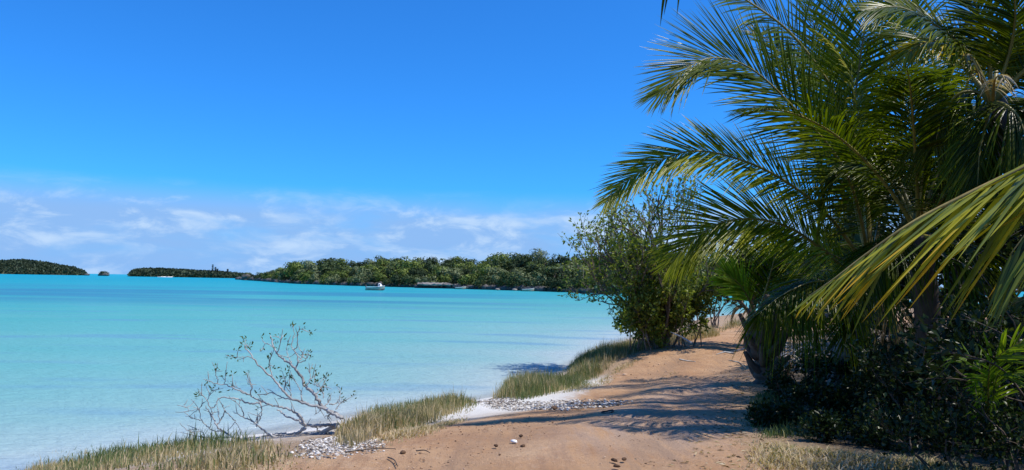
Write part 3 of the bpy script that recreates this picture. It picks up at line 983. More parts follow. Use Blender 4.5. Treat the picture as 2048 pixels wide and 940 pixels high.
# ---------------------------------------------------------------- palms
def frond(parent, pts, n=85, L=0.95, up=(0, 0, 1), a0=68, a1=24, v=18, droop=0.25, width=0.027, mat='frond', rmat='rachis', r0=0.028,
          start=0.2, lprof=None, tint=(0.1, 0.55), seed=0, sides=(1, -1), single=False, label=None, K=5, lmin=0.32, jit=0.09, tips=0.12, name='frond'):
    r = np.random.RandomState(seed + 1)
    C = spline(pts, 60)
    mb = MB()
    rr = np.interp(np.linspace(0, 1, 60), [0, 0.12, 0.3, 1], [r0 * 1.8, r0 * 1.1, r0 * 0.8, r0 * 0.12])
    tube(mb, C, rr, 6, r.uniform(0.3, 0.7))
    fr = mb.build(name, M[rmat], parent)
    if label: fr['label'] = label
    T = norm(np.gradient(C, axis=0))
    upv = np.asarray(up, dtype=float)
    if upv.ndim == 1:
        upv = np.broadcast_to(upv, C.shape)
    S = norm(np.cross(T, upv)); U = np.cross(S, T)
    t = np.linspace(start, 0.995, n)
    leaves = MB()
    idx = np.linspace(0, 1, 60)
    allp = []
    for sd in sides:
        tt = t + r.uniform(-0.4, 0.4, n) / n
        g = lambda A: np.stack([np.interp(tt, idx, A[:, k]) for k in range(3)], axis=1)
        p, Tt, Ut, St = g(C), norm(g(T)), norm(g(U)), norm(g(S))
        u = (tt - start) / (1 - start)
        l = L * np.interp(u, [0, 0.12, 0.35, 0.6, 0.85, 1.0], lprof or [0.62, 0.86, 1.0, 0.96, 0.70, lmin]) * r.uniform(0.88, 1.06, n)
        a = np.radians(a0 + (a1 - a0) * u ** 1.1) + r.normal(0, jit, n)
        vv = np.radians(v) + r.normal(0, jit * 1.3, n)
        d = Tt * np.cos(a)[:, None] + St * (sd * np.sin(a) * np.cos(vv))[:, None] + Ut * (np.sin(a) * np.sin(vv))[:, None]
        d = norm(d)
        s = np.linspace(0, 1, K + 1)
        dr = droop * r.uniform(0.7, 1.35, n)
        Q = p[:, None, :] + d[:, None, :] * (l[:, None] * s[None, :])[:, :, None]
        Q = Q + np.array((0, 0, -1.0)) * (l[:, None] * dr[:, None] * (s ** 2.0)[None, :])[:, :, None]
        D = norm(np.gradient(Q, axis=1))
        Wd = Tt[:, None, :] - np.sum(Tt[:, None, :] * D, axis=2, keepdims=True) * D
        Wd = norm(Wd + 1e-5)
        N = np.cross(D, Wd) * sd
        prof = np.interp(s, [0, 0.12, 0.35, 0.7, 0.9, 1.0], [0.45, 0.95, 1.0, 0.72, 0.36, 0.04])
        w = width * (0.55 + 0.45 * np.sin(np.pi * np.clip(u * 0.9 + 0.1, 0, 1))) * r.uniform(0.8, 1.15, n)
        ww = (w[:, None] * prof[None, :])[:, :, None]
        e1 = Q + Wd * ww * 0.5 - N * ww * 0.30; e2 = Q - Wd * ww * 0.5 - N * ww * 0.30
        V = np.stack([e1, Q, e2], axis=2)                    # n, K+1, 3, 3
        fbase = grid_faces(3, K + 1)
        tn = np.clip(r.uniform(tint[0], tint[1], n)[:, None] + 0.18 * (s[None, :] - 0.55) + (r.rand(n) < tips)[:, None] * r.uniform(0.2, 0.6, n)[:, None] * np.clip((s[None, :] - 0.5) / 0.4, 0, 1), 0, 1)
        for i in range(n) if single else ():
            q = MB(); q.add(V[i].reshape(-1, 3), fbase, np.repeat(tn[i], 3))
            q.build('leaflet', M[mat], fr)
        if not single:
            off = np.arange(n)[:, None, None] * ((K + 1) * 3)
            leaves.add(V.reshape(-1, 3), (fbase[None] + off).reshape(-1, 4), np.repeat(tn.reshape(-1), 3))
    if not single:
        tag(leaves.build('leaflets', M[mat], fr), kind='stuff')
    return fr


def arc(base, az, el, L, droop, n=7):
    """a frond's spine from its crown: azimuth, starting elevation, length, how far it bends over"""
    pts = [np.array(base, dtype=float)]
    e = el; st = L / (n - 1)
    for i in range(n - 1):
        pts.append(pts[-1] + st * np.array((math.cos(az) * math.cos(e), math.sin(az) * math.cos(e), math.sin(e))))
        e -= droop / (n - 1) * (0.5 + i / (n - 1))
    return pts


def trunk_part(parent, pts, radii, mat, ring=0.13, name='trunk', amp=0.06):
    C = spline(pts, 70)
    ln = np.concatenate(([0], np.cumsum(np.linalg.norm(np.diff(C, axis=0), axis=1))))
    r = np.interp(np.linspace(0, 1, 70), np.linspace(0, 1, len(radii)), radii)
    r = r * (1 + amp * np.abs(np.sin(ln / ring * math.pi)) + 0.04 * np.sin(ln * 23))
    mb = MB(); tube(mb, C, r, 12, 0.5)
    return mb.build(name, M[mat], parent)


def PL(lst, d0, d1):
    n = len(lst)
    return [P(x, y, d0 + (d1 - d0) * i / (n - 1)) for i, (x, y) in enumerate(lst)]


TOCAM = np.array((-0.25, -1.0, 0.15))


def leaning_palm():
    """the big palm whose fronds hang over the track"""
    g = np.array((6.3, 14.2)); b = np.array((g[0], g[1], ht(*g) - 0.1))
    b = P(1684, 742, 14.0); b[2] = ht(b[0], b[1]) - 0.1
    crown = P(1742, 545, 11.6)
    e = empty('coconut_palm', b, 'big coconut palm on a grey trunk, long fronds arching left over the track', 'palm')
    trunk_part(e, [b, b + (crown - b) * 0.35 + np.array((-0.1, 0, 0.1)), b + (crown - b) * 0.7, crown], [0.30, 0.22, 0.19, 0.17], 'palm_grey')
    f = lambda pts, d0, d1, **k: frond(e, [crown] + PL(pts, d0, d1), **k)
    tw = lambda a, s=1: (0, -math.sin(rad(a)) * s, math.cos(rad(a)))
    f([(1712, 400), (1672, 312), (1598, 226), (1512, 144), (1442, 116), (1385, 130), (1316, 188)], 11.0, 9.6, n=215, L=1.32, up=tw(68), a0=64, a1=14, v=6, droop=0.05, width=0.026, seed=1, tint=(0.12, 0.62), start=0.12)
    f([(1655, 430), (1560, 356), (1470, 316), (1385, 302), (1310, 326), (1252, 364), (1212, 404)], 11.0, 9.6, n=190, L=0.92, up=tw(56), a0=60, a1=14, v=8, droop=0.10, width=0.027, seed=2, tint=(0.35, 0.8), start=0.16)
    f([(1692, 535), (1640, 496), (1580, 456), (1510, 438), (1440, 446), (1385, 482), (1342, 526)], 11.3, 10.2, n=180, L=1.12, up=tw(60), a0=62, a1=16, v=6, droop=0.08, width=0.027, seed=3, tint=(0.25, 0.75), start=0.12)
    f([(1708, 390), (1702, 270), (1712, 180), (1726, 80), (1744, -20), (1775, -150)], 11.3, 10.6, n=130, L=1.15, up=(0.15, -1, 0.1), a0=82, a1=30, v=10, droop=0.10, width=0.03, seed=4, tint=(0.25, 0.85), start=0.2)
    f([(1725, 340), (1676, 200), (1588, 74), (1492, 0), (1400, -50), (1310, -70)], 11.8, 10.6, n=120, L=1.05, up=tw(55), a0=70, a1=24, v=10, droop=0.2, width=0.028, seed=5, tint=(0.05, 0.5), r0=0.04)
    f([(1670, 560), (1620, 565), (1565, 590), (1520, 625)], 11.0, 10.3, n=100, L=0.95, up=tw(20), a0=60, a1=20, v=-4, droop=0.8, width=0.03, seed=6, tint=(0.0, 0.4), start=0.1)
    f([(1720, 330), (1700, 150), (1660, 20), (1610, -80)], 12.2, 12.0, n=110, L=1.0, up=(0.1, -1, 0.15), a0=72, a1=26, v=10, droop=0.16, width=0.03, seed=10, tint=(0.1, 0.6))
    f([(1735, 400), (1690, 260), (1645, 120), (1612, -20)], 12.4, 12.9, n=130, L=1.05, up=(0.1, -1, 0.15), a0=72, a1=26, v=10, droop=0.14, width=0.032, seed=18, tint=(0.05, 0.5))
    f([(1770, 380), (1800, 250), (1812, 120), (1800, -30)], 12.6, 13.2, n=130, L=1.1, up=(-0.1, -1, 0.15), a0=76, a1=26, v=10, droop=0.14, width=0.032, seed=19, tint=(0.05, 0.5))
    f([(1725, 400), (1662, 290), (1610, 190), (1548, 92), (1500, 60)], 12.2, 12.4, n=130, L=0.85, up=tw(60), a0=66, a1=24, v=8, droop=0.12, width=0.03, seed=24, tint=(0.0, 0.4))
    f([(1650, 500), (1634, 465), (1646, 428)], 11.0, 10.5, n=12, L=0.42, up=(0.2, -1, 0.2), a0=34, a1=12, v=5, droop=0.05, width=0.04, seed=16, tint=(0.6, 1.0), mat='fan_leaf', start=0.45, r0=0.014)
    f([(1712, 200), (1690, 130), (1662, 90), (1632, 62)], 10.9, 10.5, n=34, L=0.5, up=tw(30), a0=64, a1=20, v=5, droop=0.3, width=0.03, seed=17, tint=(0.3, 0.8), mat='frond_old', start=0.45, r0=0.014)
    f([(1790, 470), (1850, 420), (1905, 415), (1960, 450)], 12.2, 12.0, n=80, L=0.95, up=tw(25), a0=64, a1=22, v=4, droop=0.5, seed=13, tint=(0.0, 0.3))
    f([(1720, 590), (1700, 640), (1690, 690)], 11.4, 11.1, n=60, L=0.6, up=tw(70), a0=46, a1=16, v=0, droop=0.4, seed=14, tint=(0.0, 0.3), start=0.1)
    f([(1770, 590), (1790, 640), (1800, 690)], 11.4, 11.2, n=26, L=0.7, up=tw(70), a0=40, a1=16, v=0, droop=0.5, width=0.02, seed=15, tint=(0.0, 0.5), mat='frond_dead', rmat='rachis_old', start=0.1)
    for k, (az, el, dr) in enumerate(((0.4, 0.9, 1.4), (1.2, 1.1, 1.2), (0.0, 0.6, 1.4))):
        frond(e, arc(crown, az, el, 3.6, dr), n=80, L=0.9, droop=0.35, seed=20 + k, tint=(0.0, 0.35))


leaning_palm()


def young_palm():
    b = P(1540, 760, 15.2); b[2] = ht(b[0], b[1]) - 0.1
    crown = P(1512, 640, 15.0)
    e = empty('young_palm', b, 'short stout palm with ragged brown leaf bases beside the track', 'palm')
    trunk_part(e, [b, b + np.array((-0.05, 0, 0.7)), crown * 0.6 + b * 0.4 + np.array((-0.06, 0, 0)), crown], [0.30, 0.22, 0.16, 0.15], 'palm_bark', 0.17, amp=0.2)
    r = random.Random(5)
    for k in range(22):          # old leaf bases
        t = 0.08 + 0.042 * k; a = k * 2.4
        c = b + (crown - b) * t
        o = np.array((math.cos(a), math.sin(a), 0))
        mb = MB()
        tube(mb, spline([c + o * 0.12, c + o * (0.30 - .1 * t) + np.array((0, 0, 0.10)), c + o * (0.38 - .08 * t + 0.12 * r.random()) + np.array((0, 0, 0.26 + 0.2 * r.random()))], 8), [0.10, 0.09, 0.075, 0.065, 0.06, 0.05, 0.045, 0.035], 6)
        mb.build('leaf_base', M['palm_bark'], e)
    for pts in ([(1528, 690), (1548, 652), (1552, 600)], [(1548, 705), (1575, 655), (1592, 620)], [(1520, 680), (1530, 640), (1535, 590)]):
        q = [b + (crown - b) * 0.5] + PL(pts, 15.0, 14.6)
        mb = MB(); tube(mb, spline(q, 16), np.linspace(0.14, 0.05, 16), 7)
        mb.build('leaf_base', M['palm_bark'], e)
    tw = lambda a: (0, -math.sin(rad(a)), math.cos(rad(a)))
    f = lambda pts, d0, d1, **k: frond(e, [crown] + PL(pts, d0, d1), **k)
    f([(1498, 600), (1478, 568), (1452, 548)], 14.9, 14.6, n=34, L=0.85, up=(0.2, -1, 0.2), a0=48, a1=10, v=5, droop=0.12, width=0.045, seed=30, tint=(0.2, 0.7), mat='fan_leaf', start=0.3)
    f([(1492, 618), (1476, 612), (1462, 624)], 14.9, 14.8, n=16, L=0.34, up=tw(40), a0=50, a1=16, v=0, droop=0.5, width=0.02, seed=31, tint=(0.1, 0.5), mat='frond_dead', start=0.3)
    f([(1530, 585), (1548, 520), (1562, 455)], 14.9, 14.7, n=60, L=0.95, up=(0.1, -1, 0.1), a0=60, a1=16, v=8, droop=0.15, seed=32, tint=(0.0, 0.4))
    f([(1560, 585), (1620, 520), (1690, 490), (1760, 500)], 15.0, 14.2, n=85, L=1.25, up=tw(30), a0=64, a1=22, v=0, droop=0.75, seed=33, tint=(0.0, 0.5), start=0.12)
    f([(1560, 600), (1610, 555), (1660, 540), (1710, 560)], 14.8, 13.4, n=80, L=1.2, up=tw(30), a0=64, a1=22, v=0, droop=0.8, seed=34, tint=(0.05, 0.5), start=0.1)
    f([(1560, 625), (1600, 620), (1640, 650)], 15.2, 14.4, n=60, L=0.9, up=tw(30), a0=60, a1=20, v=0, droop=0.7, seed=36, tint=(0.0, 0.4))


young_palm()


def spear_palm():
    b = P(1850, 770, 10.5); b[2] = ht(b[0], b[1]) - 0.1
    crown = P(1838, 470, 10.2)
    e = empty('coconut_palm', b, 'coconut palm with one narrow folded frond standing upright, right of the grey trunk', 'palm')
    trunk_part(e, [b, (b + crown) / 2 + np.array((0.08, 0, 0)), crown], [0.22, 0.16, 0.15], 'palm_bark')
    tw = lambda a: (0, -math.sin(rad(a)), math.cos(rad(a)))
    f = lambda pts, d0, d1, **k: frond(e, [crown] + PL(pts, d0, d1), **k)
    f([(1848, 350), (1868, 250), (1895, 150), (1928, 55)], 9.9, 9.4, n=90, L=0.8, up=(0.9, -0.35, 0.1), a0=22, a1=9, v=12, droop=0.0, width=0.05, seed=40, tint=(0.1, 0.75), start=0.12, r0=0.035, jit=0.05, label='narrow folded frond standing almost upright')
    f([(1870, 360), (1930, 270), (1985, 210), (2040, 200)], 10.3, 10.0, n=90, L=0.95, up=tw(40), a0=66, a1=22, v=6, droop=0.35, seed=41, tint=(0.0, 0.35))
    f([(1890, 390), (1960, 330), (2030, 330), (2090, 370)], 9.6, 9.0, n=90, L=0.95, up=tw(35), a0=66, a1=22, v=6, droop=0.45, seed=42, tint=(0.0, 0.35))
    f([(1800, 390), (1745, 330), (1690, 330), (1640, 370)], 10.6, 10.9, n=90, L=0.9, up=tw(30), a0=66, a1=22, v=6, droop=0.45, seed=43, tint=(0.0, 0.4))
    f([(1830, 330), (1815, 220), (1790, 215), (1760, 240)], 11.0, 11.4, n=85, L=0.85, up=tw(30), a0=66, a1=22, v=6, droop=0.4, seed=44, tint=(0.0, 0.35))
    f([(1880, 480), (1930, 500), (1965, 560)], 9.8, 9.4, n=70, L=0.9, up=tw(30), a0=60, a1=22, v=0, droop=0.7, seed=45, tint=(0.0, 0.35))
    f([(1800, 480), (1760, 500), (1740, 560)], 9.9, 9.6, n=70, L=0.85, up=tw(30), a0=60, a1=22, v=0, droop=0.7, seed=46, tint=(0.0, 0.35))
    for k, (az, el, dr) in enumerate(((0.2, 1.0, 1.4), (0.9, 0.8, 1.4), (1.5, 1.0, 1.3), (-0.4, 0.8, 1.5), (-2.1, 0.9, 1.3), (-2.75, 0.85, 1.3))):
        frond(e, arc(crown, az, el, 3.4, dr), n=80, L=0.9, droop=0.35, seed=50 + k, tint=(0.0, 0.3))


spear_palm()


def back_palm():
    b = np.array((9.6, 15.6, 0)); b[2] = ht(b[0], b[1]) - 0.1
    crown = P(1905, 270, 14.6)
    e = empty('coconut_palm', b, 'shaded coconut palm standing behind the upright folded frond', 'palm')
    trunk_part(e, [b, (b + crown) / 2 + np.array((-0.2, 0, 0)), crown], [0.26, 0.18, 0.16], 'palm_bark')
    for k, (az, el, dr) in enumerate(((2.9, 0.9, 1.5), (-1.9, 0.6, 1.5), (-1.4, 0.9, 1.4), (-0.7, 0.7, 1.5), (0.0, 0.9, 1.5), (0.6, 0.6, 1.5), (1.3, 0.9, 1.4), (2.1, 0.9, 1.3), (-2.6, 1.2, 1.2), (-0.4, 1.2, 1.0), (-1.6, 0.1, 1.2), (-0.8, 0.1, 1.2))):
        frond(e, arc(crown, az, el, 4.0, dr), n=95, L=1.05, droop=0.35, seed=150 + k, tint=(0.0, 0.45), width=0.032)


back_palm()


def tall_palm():
    """crown just under the top right corner, with dead fibre and withered leaflets under it"""
    b = P(2230, 800, 8.6); b[2] = ht(b[0], b[1]) - 0.1
    crown = P(1985, 205, 8.9)
    e = empty('coconut_palm', b, 'tall coconut palm in the top right corner with withered tan leaflets under its crown', 'palm')
    trunk_part(e, [b, (b + crown) / 2 + np.array((0.15, 0.1, 0)), crown], [0.24, 0.15, 0.14], 'palm_bark')
    tw = lambda a: (0, -math.sin(rad(a)), math.cos(rad(a)))
    f = lambda pts, d0, d1, **k: frond(e, [crown] + PL(pts, d0, d1), **k)
    f([(1940, 110), (1870, 50), (1800, 15), (1730, 20)], 8.8, 8.4, n=90, L=0.85, up=tw(45), a0=66, a1=20, v=8, droop=0.25, seed=60, tint=(0.1, 0.6))
    f([(1950, 130), (1900, 90), (1850, 85), (1805, 115)], 8.9, 8.7, n=80, L=0.55, up=tw(30), a0=66, a1=20, v=4, droop=0.5, seed=61, tint=(0.3, 0.9), mat='frond_old', rmat='rachis_old')
    f([(1975, 100), (1955, 20), (1920, -60)], 8.9, 8.6, n=85, L=0.85, up=(0.1, -1, 0.1), a0=72, a1=24, v=8, droop=0.15, seed=62, tint=(0.1, 0.5))
    f([(2020, 100), (2030, 10), (2010, -80)], 8.7, 8.2, n=85, L=0.85, up=(0, -1, 0.1), a0=72, a1=24, v=8, droop=0.15, seed=63, tint=(0.1, 0.6))
    f([(2040, 150), (2100, 90), (2170, 80)], 8.7, 8.4, n=80, L=0.85, up=tw(40), a0=66, a1=22, v=8, droop=0.3, seed=64, tint=(0.0, 0.4))
    f([(1955, 185), (1915, 190), (1885, 235), (1870, 290)], 9.1, 9.3, n=80, L=0.75, up=tw(30), a0=64, a1=22, v=0, droop=0.55, seed=65, tint=(0.0, 0.4))
    f([(2010, 210), (2040, 240), (2055, 300)], 8.5, 8.2, n=70, L=0.8, up=tw(40), a0=60, a1=22, v=0, droop=0.6, seed=66, tint=(0.0, 0.3))
    f([(1975, 240), (1960, 300), (1955, 370)], 8.6, 8.4, n=70, L=0.7, up=tw(70), a0=56, a1=18, v=0, droop=0.5, seed=67, tint=(0.0, 0.3))
    f([(1990, 160), (2003, 150), (2010, 160)], 8.3, 8.1, n=9, L=0.26, up=tw(30), a0=60, a1=30, v=0, droop=0.95, width=0.03, seed=68, tint=(0.85, 1.0), mat='frond_dead', rmat='rachis_old', label='withered tan frond stump', start=0.4)
    f([(1960, 150), (1940, 110), (1925, 120)], 8.6, 8.5, n=12, L=0.2, up=tw(30), a0=60, a1=30, v=0, droop=0.8, width=0.02, seed=69, tint=(0.4, 0.9), mat='frond_dead', rmat='rachis_old', label='withered tan frond stump', start=0.4)
    for k, (az, el, dr) in enumerate(((0.2, 0.8, 1.5), (0.9, 0.8, 1.4), (1.7, 0.9, 1.4), (-0.5, 0.8, 1.5), (-1.0, 0.7, 1.5))):
        frond(e, arc(crown, az, el, 3.3, dr), n=75, L=0.9, droop=0.4, seed=70 + k, tint=(0.0, 0.3))


tall_palm()


def near_palm():
    """its trunk stands just outside the right edge; two drooping fronds reach in"""
    b = np.array((5.1, 4.7, 0)); b[2] = ht(b[0], b[1]) - 0.1
    crown = np.array((4.75, 4.75, 3.95))
    e = empty('coconut_palm', b, 'nearest palm at the right edge, drooping yellow green fronds with broad leaflets', 'palm')
    trunk_part(e, [b, (b + crown) / 2 + np.array((0.1, 0, 0)), crown], [0.24, 0.16, 0.15], 'palm_bark')
    up1 = (0.15, 0.35, 1.0)
    frond(e, [crown] + PL([(2300, 222), (2180, 262), (2048, 334), (1940, 386), (1830, 442), (1740, 503), (1665, 560), (1618, 592)], 4.5, 5.0), n=46, L=1.36, up=up1, a0=36, a1=18, v=-40, droop=0.06, width=0.031, lprof=[0.9, 1.0, 0.95, 0.72, 0.36, 0.14], tips=0.5, K=7,
          mat='frond_old', rmat='rachis_old', seed=80, tint=(0.15, 0.8), start=0.12, single=True, label='large drooping frond with yellowing leaflet tips', jit=0.08, r0=0.03)
    frond(e, [crown] + PL([(2380, 240), (2260, 300), (2150, 370), (2075, 440), (2020, 510)], 4.1, 4.2), n=26, L=1.0, up=up1, a0=34, a1=14, v=-50, droop=0.12, width=0.046,
          mat='frond_old', rmat='rachis_old', seed=81, tint=(0.0, 0.42), start=0.15, single=True, label='shorter pale green drooping frond', jit=0.07)
    frond(e, [crown] + PL([(2420, 420), (2300, 500), (2200, 590), (2120, 680)], 4.3, 4.4), n=30, L=0.7, up=up1, a0=46, a1=14, v=-15, droop=0.3, width=0.04, mat='frond_old', rmat='rachis_old', seed=82, tint=(0.4, 0.9), start=0.2)
    for k, (az, el, dr) in enumerate(((1.2, 1.0, 1.5), (-1.6, 0.4, 1.6))):
        frond(e, arc(crown, az, el, 2.8, dr), n=70, L=0.85, droop=0.4, seed=90 + k, tint=(0.0, 0.5))


near_palm()


def overhead_palm():
    b = np.array((4.5, 0.2, 0)); b[2] = ht(b[0], b[1]) - 0.1
    crown = np.array((3.7, 1.2, 6.4))
    e = empty('coconut_palm', b, 'palm out of frame whose dark leaflet tips hang into the top edge', 'palm')
    trunk_part(e, [b, (b + crown) / 2 + np.array((0.3, 0, 0)), crown], [0.26, 0.17, 0.15], 'palm_bark')
    tip = P(1335, -88, 3.0)
    frond(e, [crown, np.array((2.9, 1.9, 6.6)), np.array((1.9, 2.4, 6.0)), np.array((1.1, 2.8, 5.0)), tip], n=60, L=0.42, up=(0, 0.3, 1), a0=60, a1=30, v=0, droop=0.5, width=0.03, seed=100, tint=(0.0, 0.2), start=0.3, lmin=0.5)
    for k, (az, el, dr) in enumerate(((-0.8, 0.8, 1.5), (-1.6, 0.8, 1.5), (-2.4, 0.8, 1.5), (-3.0, 0.7, 1.4), (-0.2, 0.6, 1.4))):
        frond(e, arc(crown, az, el, 2.8, dr), n=70, L=0.8, droop=0.4, seed=110 + k, tint=(0.0, 0.4), width=0.04)


overhead_palm()


def seedling_palm():
    b = P(1975, 775, 7.0); b[2] = ht(b[0], b[1])
    e = empty('palm_seedling', b, 'bright green palm seedling with short fan fronds at the lower right', 'palm')
    c = b + np.array((0, 0, 0.12))
    f = lambda pts, d0, d1, **k: frond(e, [c] + PL(pts, d0, d1), mat='fan_leaf', **k)
    f([(1978, 745), (1998, 712), (2030, 690), (2075, 675)], 6.5, 6.2, n=34, L=0.36, up=(0, -1, 0.3), a0=72, a1=20, v=8, droop=0.12, width=0.026, seed=120, tint=(0.2, 0.8), start=0.3, r0=0.012)
    f([(1965, 760), (1950, 730), (1925, 712), (1895, 715)], 6.6, 6.7, n=30, L=0.3, up=(0, -1, 0.5), a0=66, a1=20, v=5, droop=0.2, width=0.022, seed=121, tint=(0.0, 0.5), start=0.3, r0=0.012)
    f([(1990, 770), (2010, 750), (2045, 745)], 6.5, 6.3, n=30, L=0.3, up=(0, -0.7, 0.7), a0=66, a1=20, v=5, droop=0.25, width=0.022, seed=122, tint=(0.0, 0.5), start=0.3, r0=0.012)


seedling_palm()


# ---------------------------------------------------------------- broadleaf trees and shrubs
def grow(base, stems, depth, r, spread, step, shrink=0.72, rad0=0.05, gravity=0.0, kids=(2, 3), wander=0.25):
    """recursive limbs: returns [(points, r0, r1, level)]"""
    out = []
    def rec(p, d, ln, rd, lv):
        n = 4; pts = [p]; q = p; dd = d
        for i in range(n):
            dd = dd + r.normal(0, wander, 3) * 0.5 + np.array((0, 0, gravity))
            dd = dd / np.linalg.norm(dd)
            q = q + dd * ln / n
            pts.append(q)
        out.append((np.array(pts), rd, rd * 0.62, lv))
        if lv >= depth: return
        for _ in range(r.randint(kids[0], kids[1] + 1)):
            nd = dd + r.normal(0, spread, 3) + np.array((0, 0, 0.12)); nd = nd / np.linalg.norm(nd)
            k = r.uniform(0.45, 1.0)
            s = pts[min(n, int(1 + k * (n - 1) + 0.5))]
            rec(s, nd, ln * shrink * r.uniform(0.8, 1.2), rd * 0.6, lv + 1)
    for (p, d, ln, rd) in stems:
        rec(np.asarray(p, dtype=float), np.asarray(d, dtype=float) / np.linalg.norm(d), ln, rd, 0)
    return out


def plant(name, base, limbs, label, cat, leafmat, barkmat, r, per=7, leaf=(0.13, 0.06), tint=(0.1, 0.9), min_level=2, sides=6, group=None, spread=0.16, trunk_name='trunk', crown_name='crown'):
    e = empty(name, base, label, cat, group)
    mb = MB()
    for pts, a, b, lv in limbs:
        if a > 0.0015:
            tube(mb, pts, np.linspace(a, b, len(pts)), max(3, sides - lv), r.uniform(0.2, 0.8), cap=False)
    tk = mb.build(trunk_name, M[barkmat], e)
    if trunk_name == 'stems': tk['kind'] = 'stuff'
    mb = MB()
    P_, D_ = [], []
    for pts, a, b, lv in limbs:
        if lv < min_level: continue
        k = r.poisson(per)
        if k == 0: continue
        s = r.uniform(0.25, 1.0, k) ** 0.7 * (len(pts) - 1)
        i = np.minimum(s.astype(int), len(pts) - 2); f = (s - i)[:, None]
        pp = pts[i] * (1 - f) + pts[i + 1] * f
        P_.append(pp + r.normal(0, spread * 0.35, (k, 3)))
        D_.append(norm(pts[-1] - pts[0])[None, :] * 0.5 + r.normal(0, 0.8, (k, 3)) + np.array((0, 0, 0.25)))
    pos = np.concatenate(P_); dr = np.concatenate(D_)
    n = len(pos)
    leaf_quads(mb, pos, dr, leaf[0] * r.uniform(0.65, 1.25, n), leaf[1] * r.uniform(0.7, 1.2, n), np.clip(r.beta(1.6, 2.2, n) * (tint[1] - tint[0]) + tint[0], 0, 1), r)
    tag(mb.build(crown_name, M[leafmat], e), kind='stuff')
    return e, n


def shore_tree():
    b = P(1322, 688, 24.0); b[2] = ht(b[0], b[1]) - 0.05
    r = np.random.RandomState(42)
    stems = []
    for dx, dz, ln, rd in ((-0.05, 1, 1.9, 0.11), (0.12, 1, 1.8, 0.10), (-0.32, 1, 1.6, 0.07), (0.35, 1, 1.4, 0.06), (-0.6, 1.0, 1.4, 0.05), (0.05, 1, 2.0, 0.08), (-0.5, 0.9, 1.2, 0.04), (-0.5, 0.6, 0.7, 0.035), (0.25, 0.9, 1.5, 0.06), (-0.55, 1.2, 1.7, 0.06), (0.6, 0.5, 0.8, 0.03), (-0.2, 0.8, 0.9, 0.03), (0.2, 0.6, 0.8, 0.03), (-0.9, 0.3, 0.7, 0.03), (0.1, 1.3, 2.2, 0.06), (-0.25, 1.2, 2.2, 0.06)):
        stems.append((b + np.array((r.uniform(-0.3, 0.3), r.uniform(-0.3, 0.3), 0)), (dx + r.normal(0, .06), r.normal(0, 0.3), dz), ln, rd))
    stems = [(p, d, ln * 1.06, rd) for p, d, ln, rd in stems]
    for dx, ln, rd in ((.55, 1.2, .05), (.75, 1.0, .04), (.4, 1.5, .05), (-.1, 1.7, .06), (-.3, 1.2, .04)):
        stems.append((b + np.array((r.uniform(-.1, .5), r.uniform(-.3, .3), 0)), (dx, r.normal(0, .25), 1), ln, rd))
    for k in range(18):       # a skirt of low shoots
        stems.append((b + np.array((r.uniform(-1.4, 1.5), r.uniform(-.9, .3), 0.0)), (r.normal(0, .25), r.normal(0, .25), 1), r.uniform(.5, .9), .022))
    limbs = grow(b, stems, 4, r, 0.44, 1, 0.72, gravity=0.02, kids=(2, 4))
    limbs = [(b + (p - b) * np.array((0.80, 0.9, 1.04)), q0, q1, lv) for p, q0, q1, lv in limbs]
    e, n = plant('shore_tree', b, limbs, 'bushy many stemmed shore tree with open crown between the track and the bay', 'tree', 'shrub_leaf', 'bark', r, per=4.6, leaf=(0.14, 0.075), tint=(0.25, 1.0), min_level=2)
    print('shore tree leaves', n, 'limbs', len(limbs))
    for px, py, lab, h in ((1425, 655, 'slim upright leafy sapling right of the shore tree, beside the track', 1.5), (1385, 668, 'lower leafy sapling at the right foot of the shore tree', 1.1)):
        b = on_ground(px, py)
        r = np.random.RandomState(px)
        stems = [(b + np.array((r.uniform(-.25, .25), r.uniform(-.2, .2), 0)), (r.normal(0, .18), r.normal(0, .15), 1), h * r.uniform(.8, 1.1), .03) for _ in range(6)]
        plant('sapling', b, grow(b, stems, 3, r, 0.34, 1, 0.72, kids=(2, 3), gravity=0.03), lab, 'tree', 'shrub_leaf', 'bark', r, per=8, leaf=(0.14, 0.07), tint=(0.1, 0.9), min_level=1)


shore_tree()


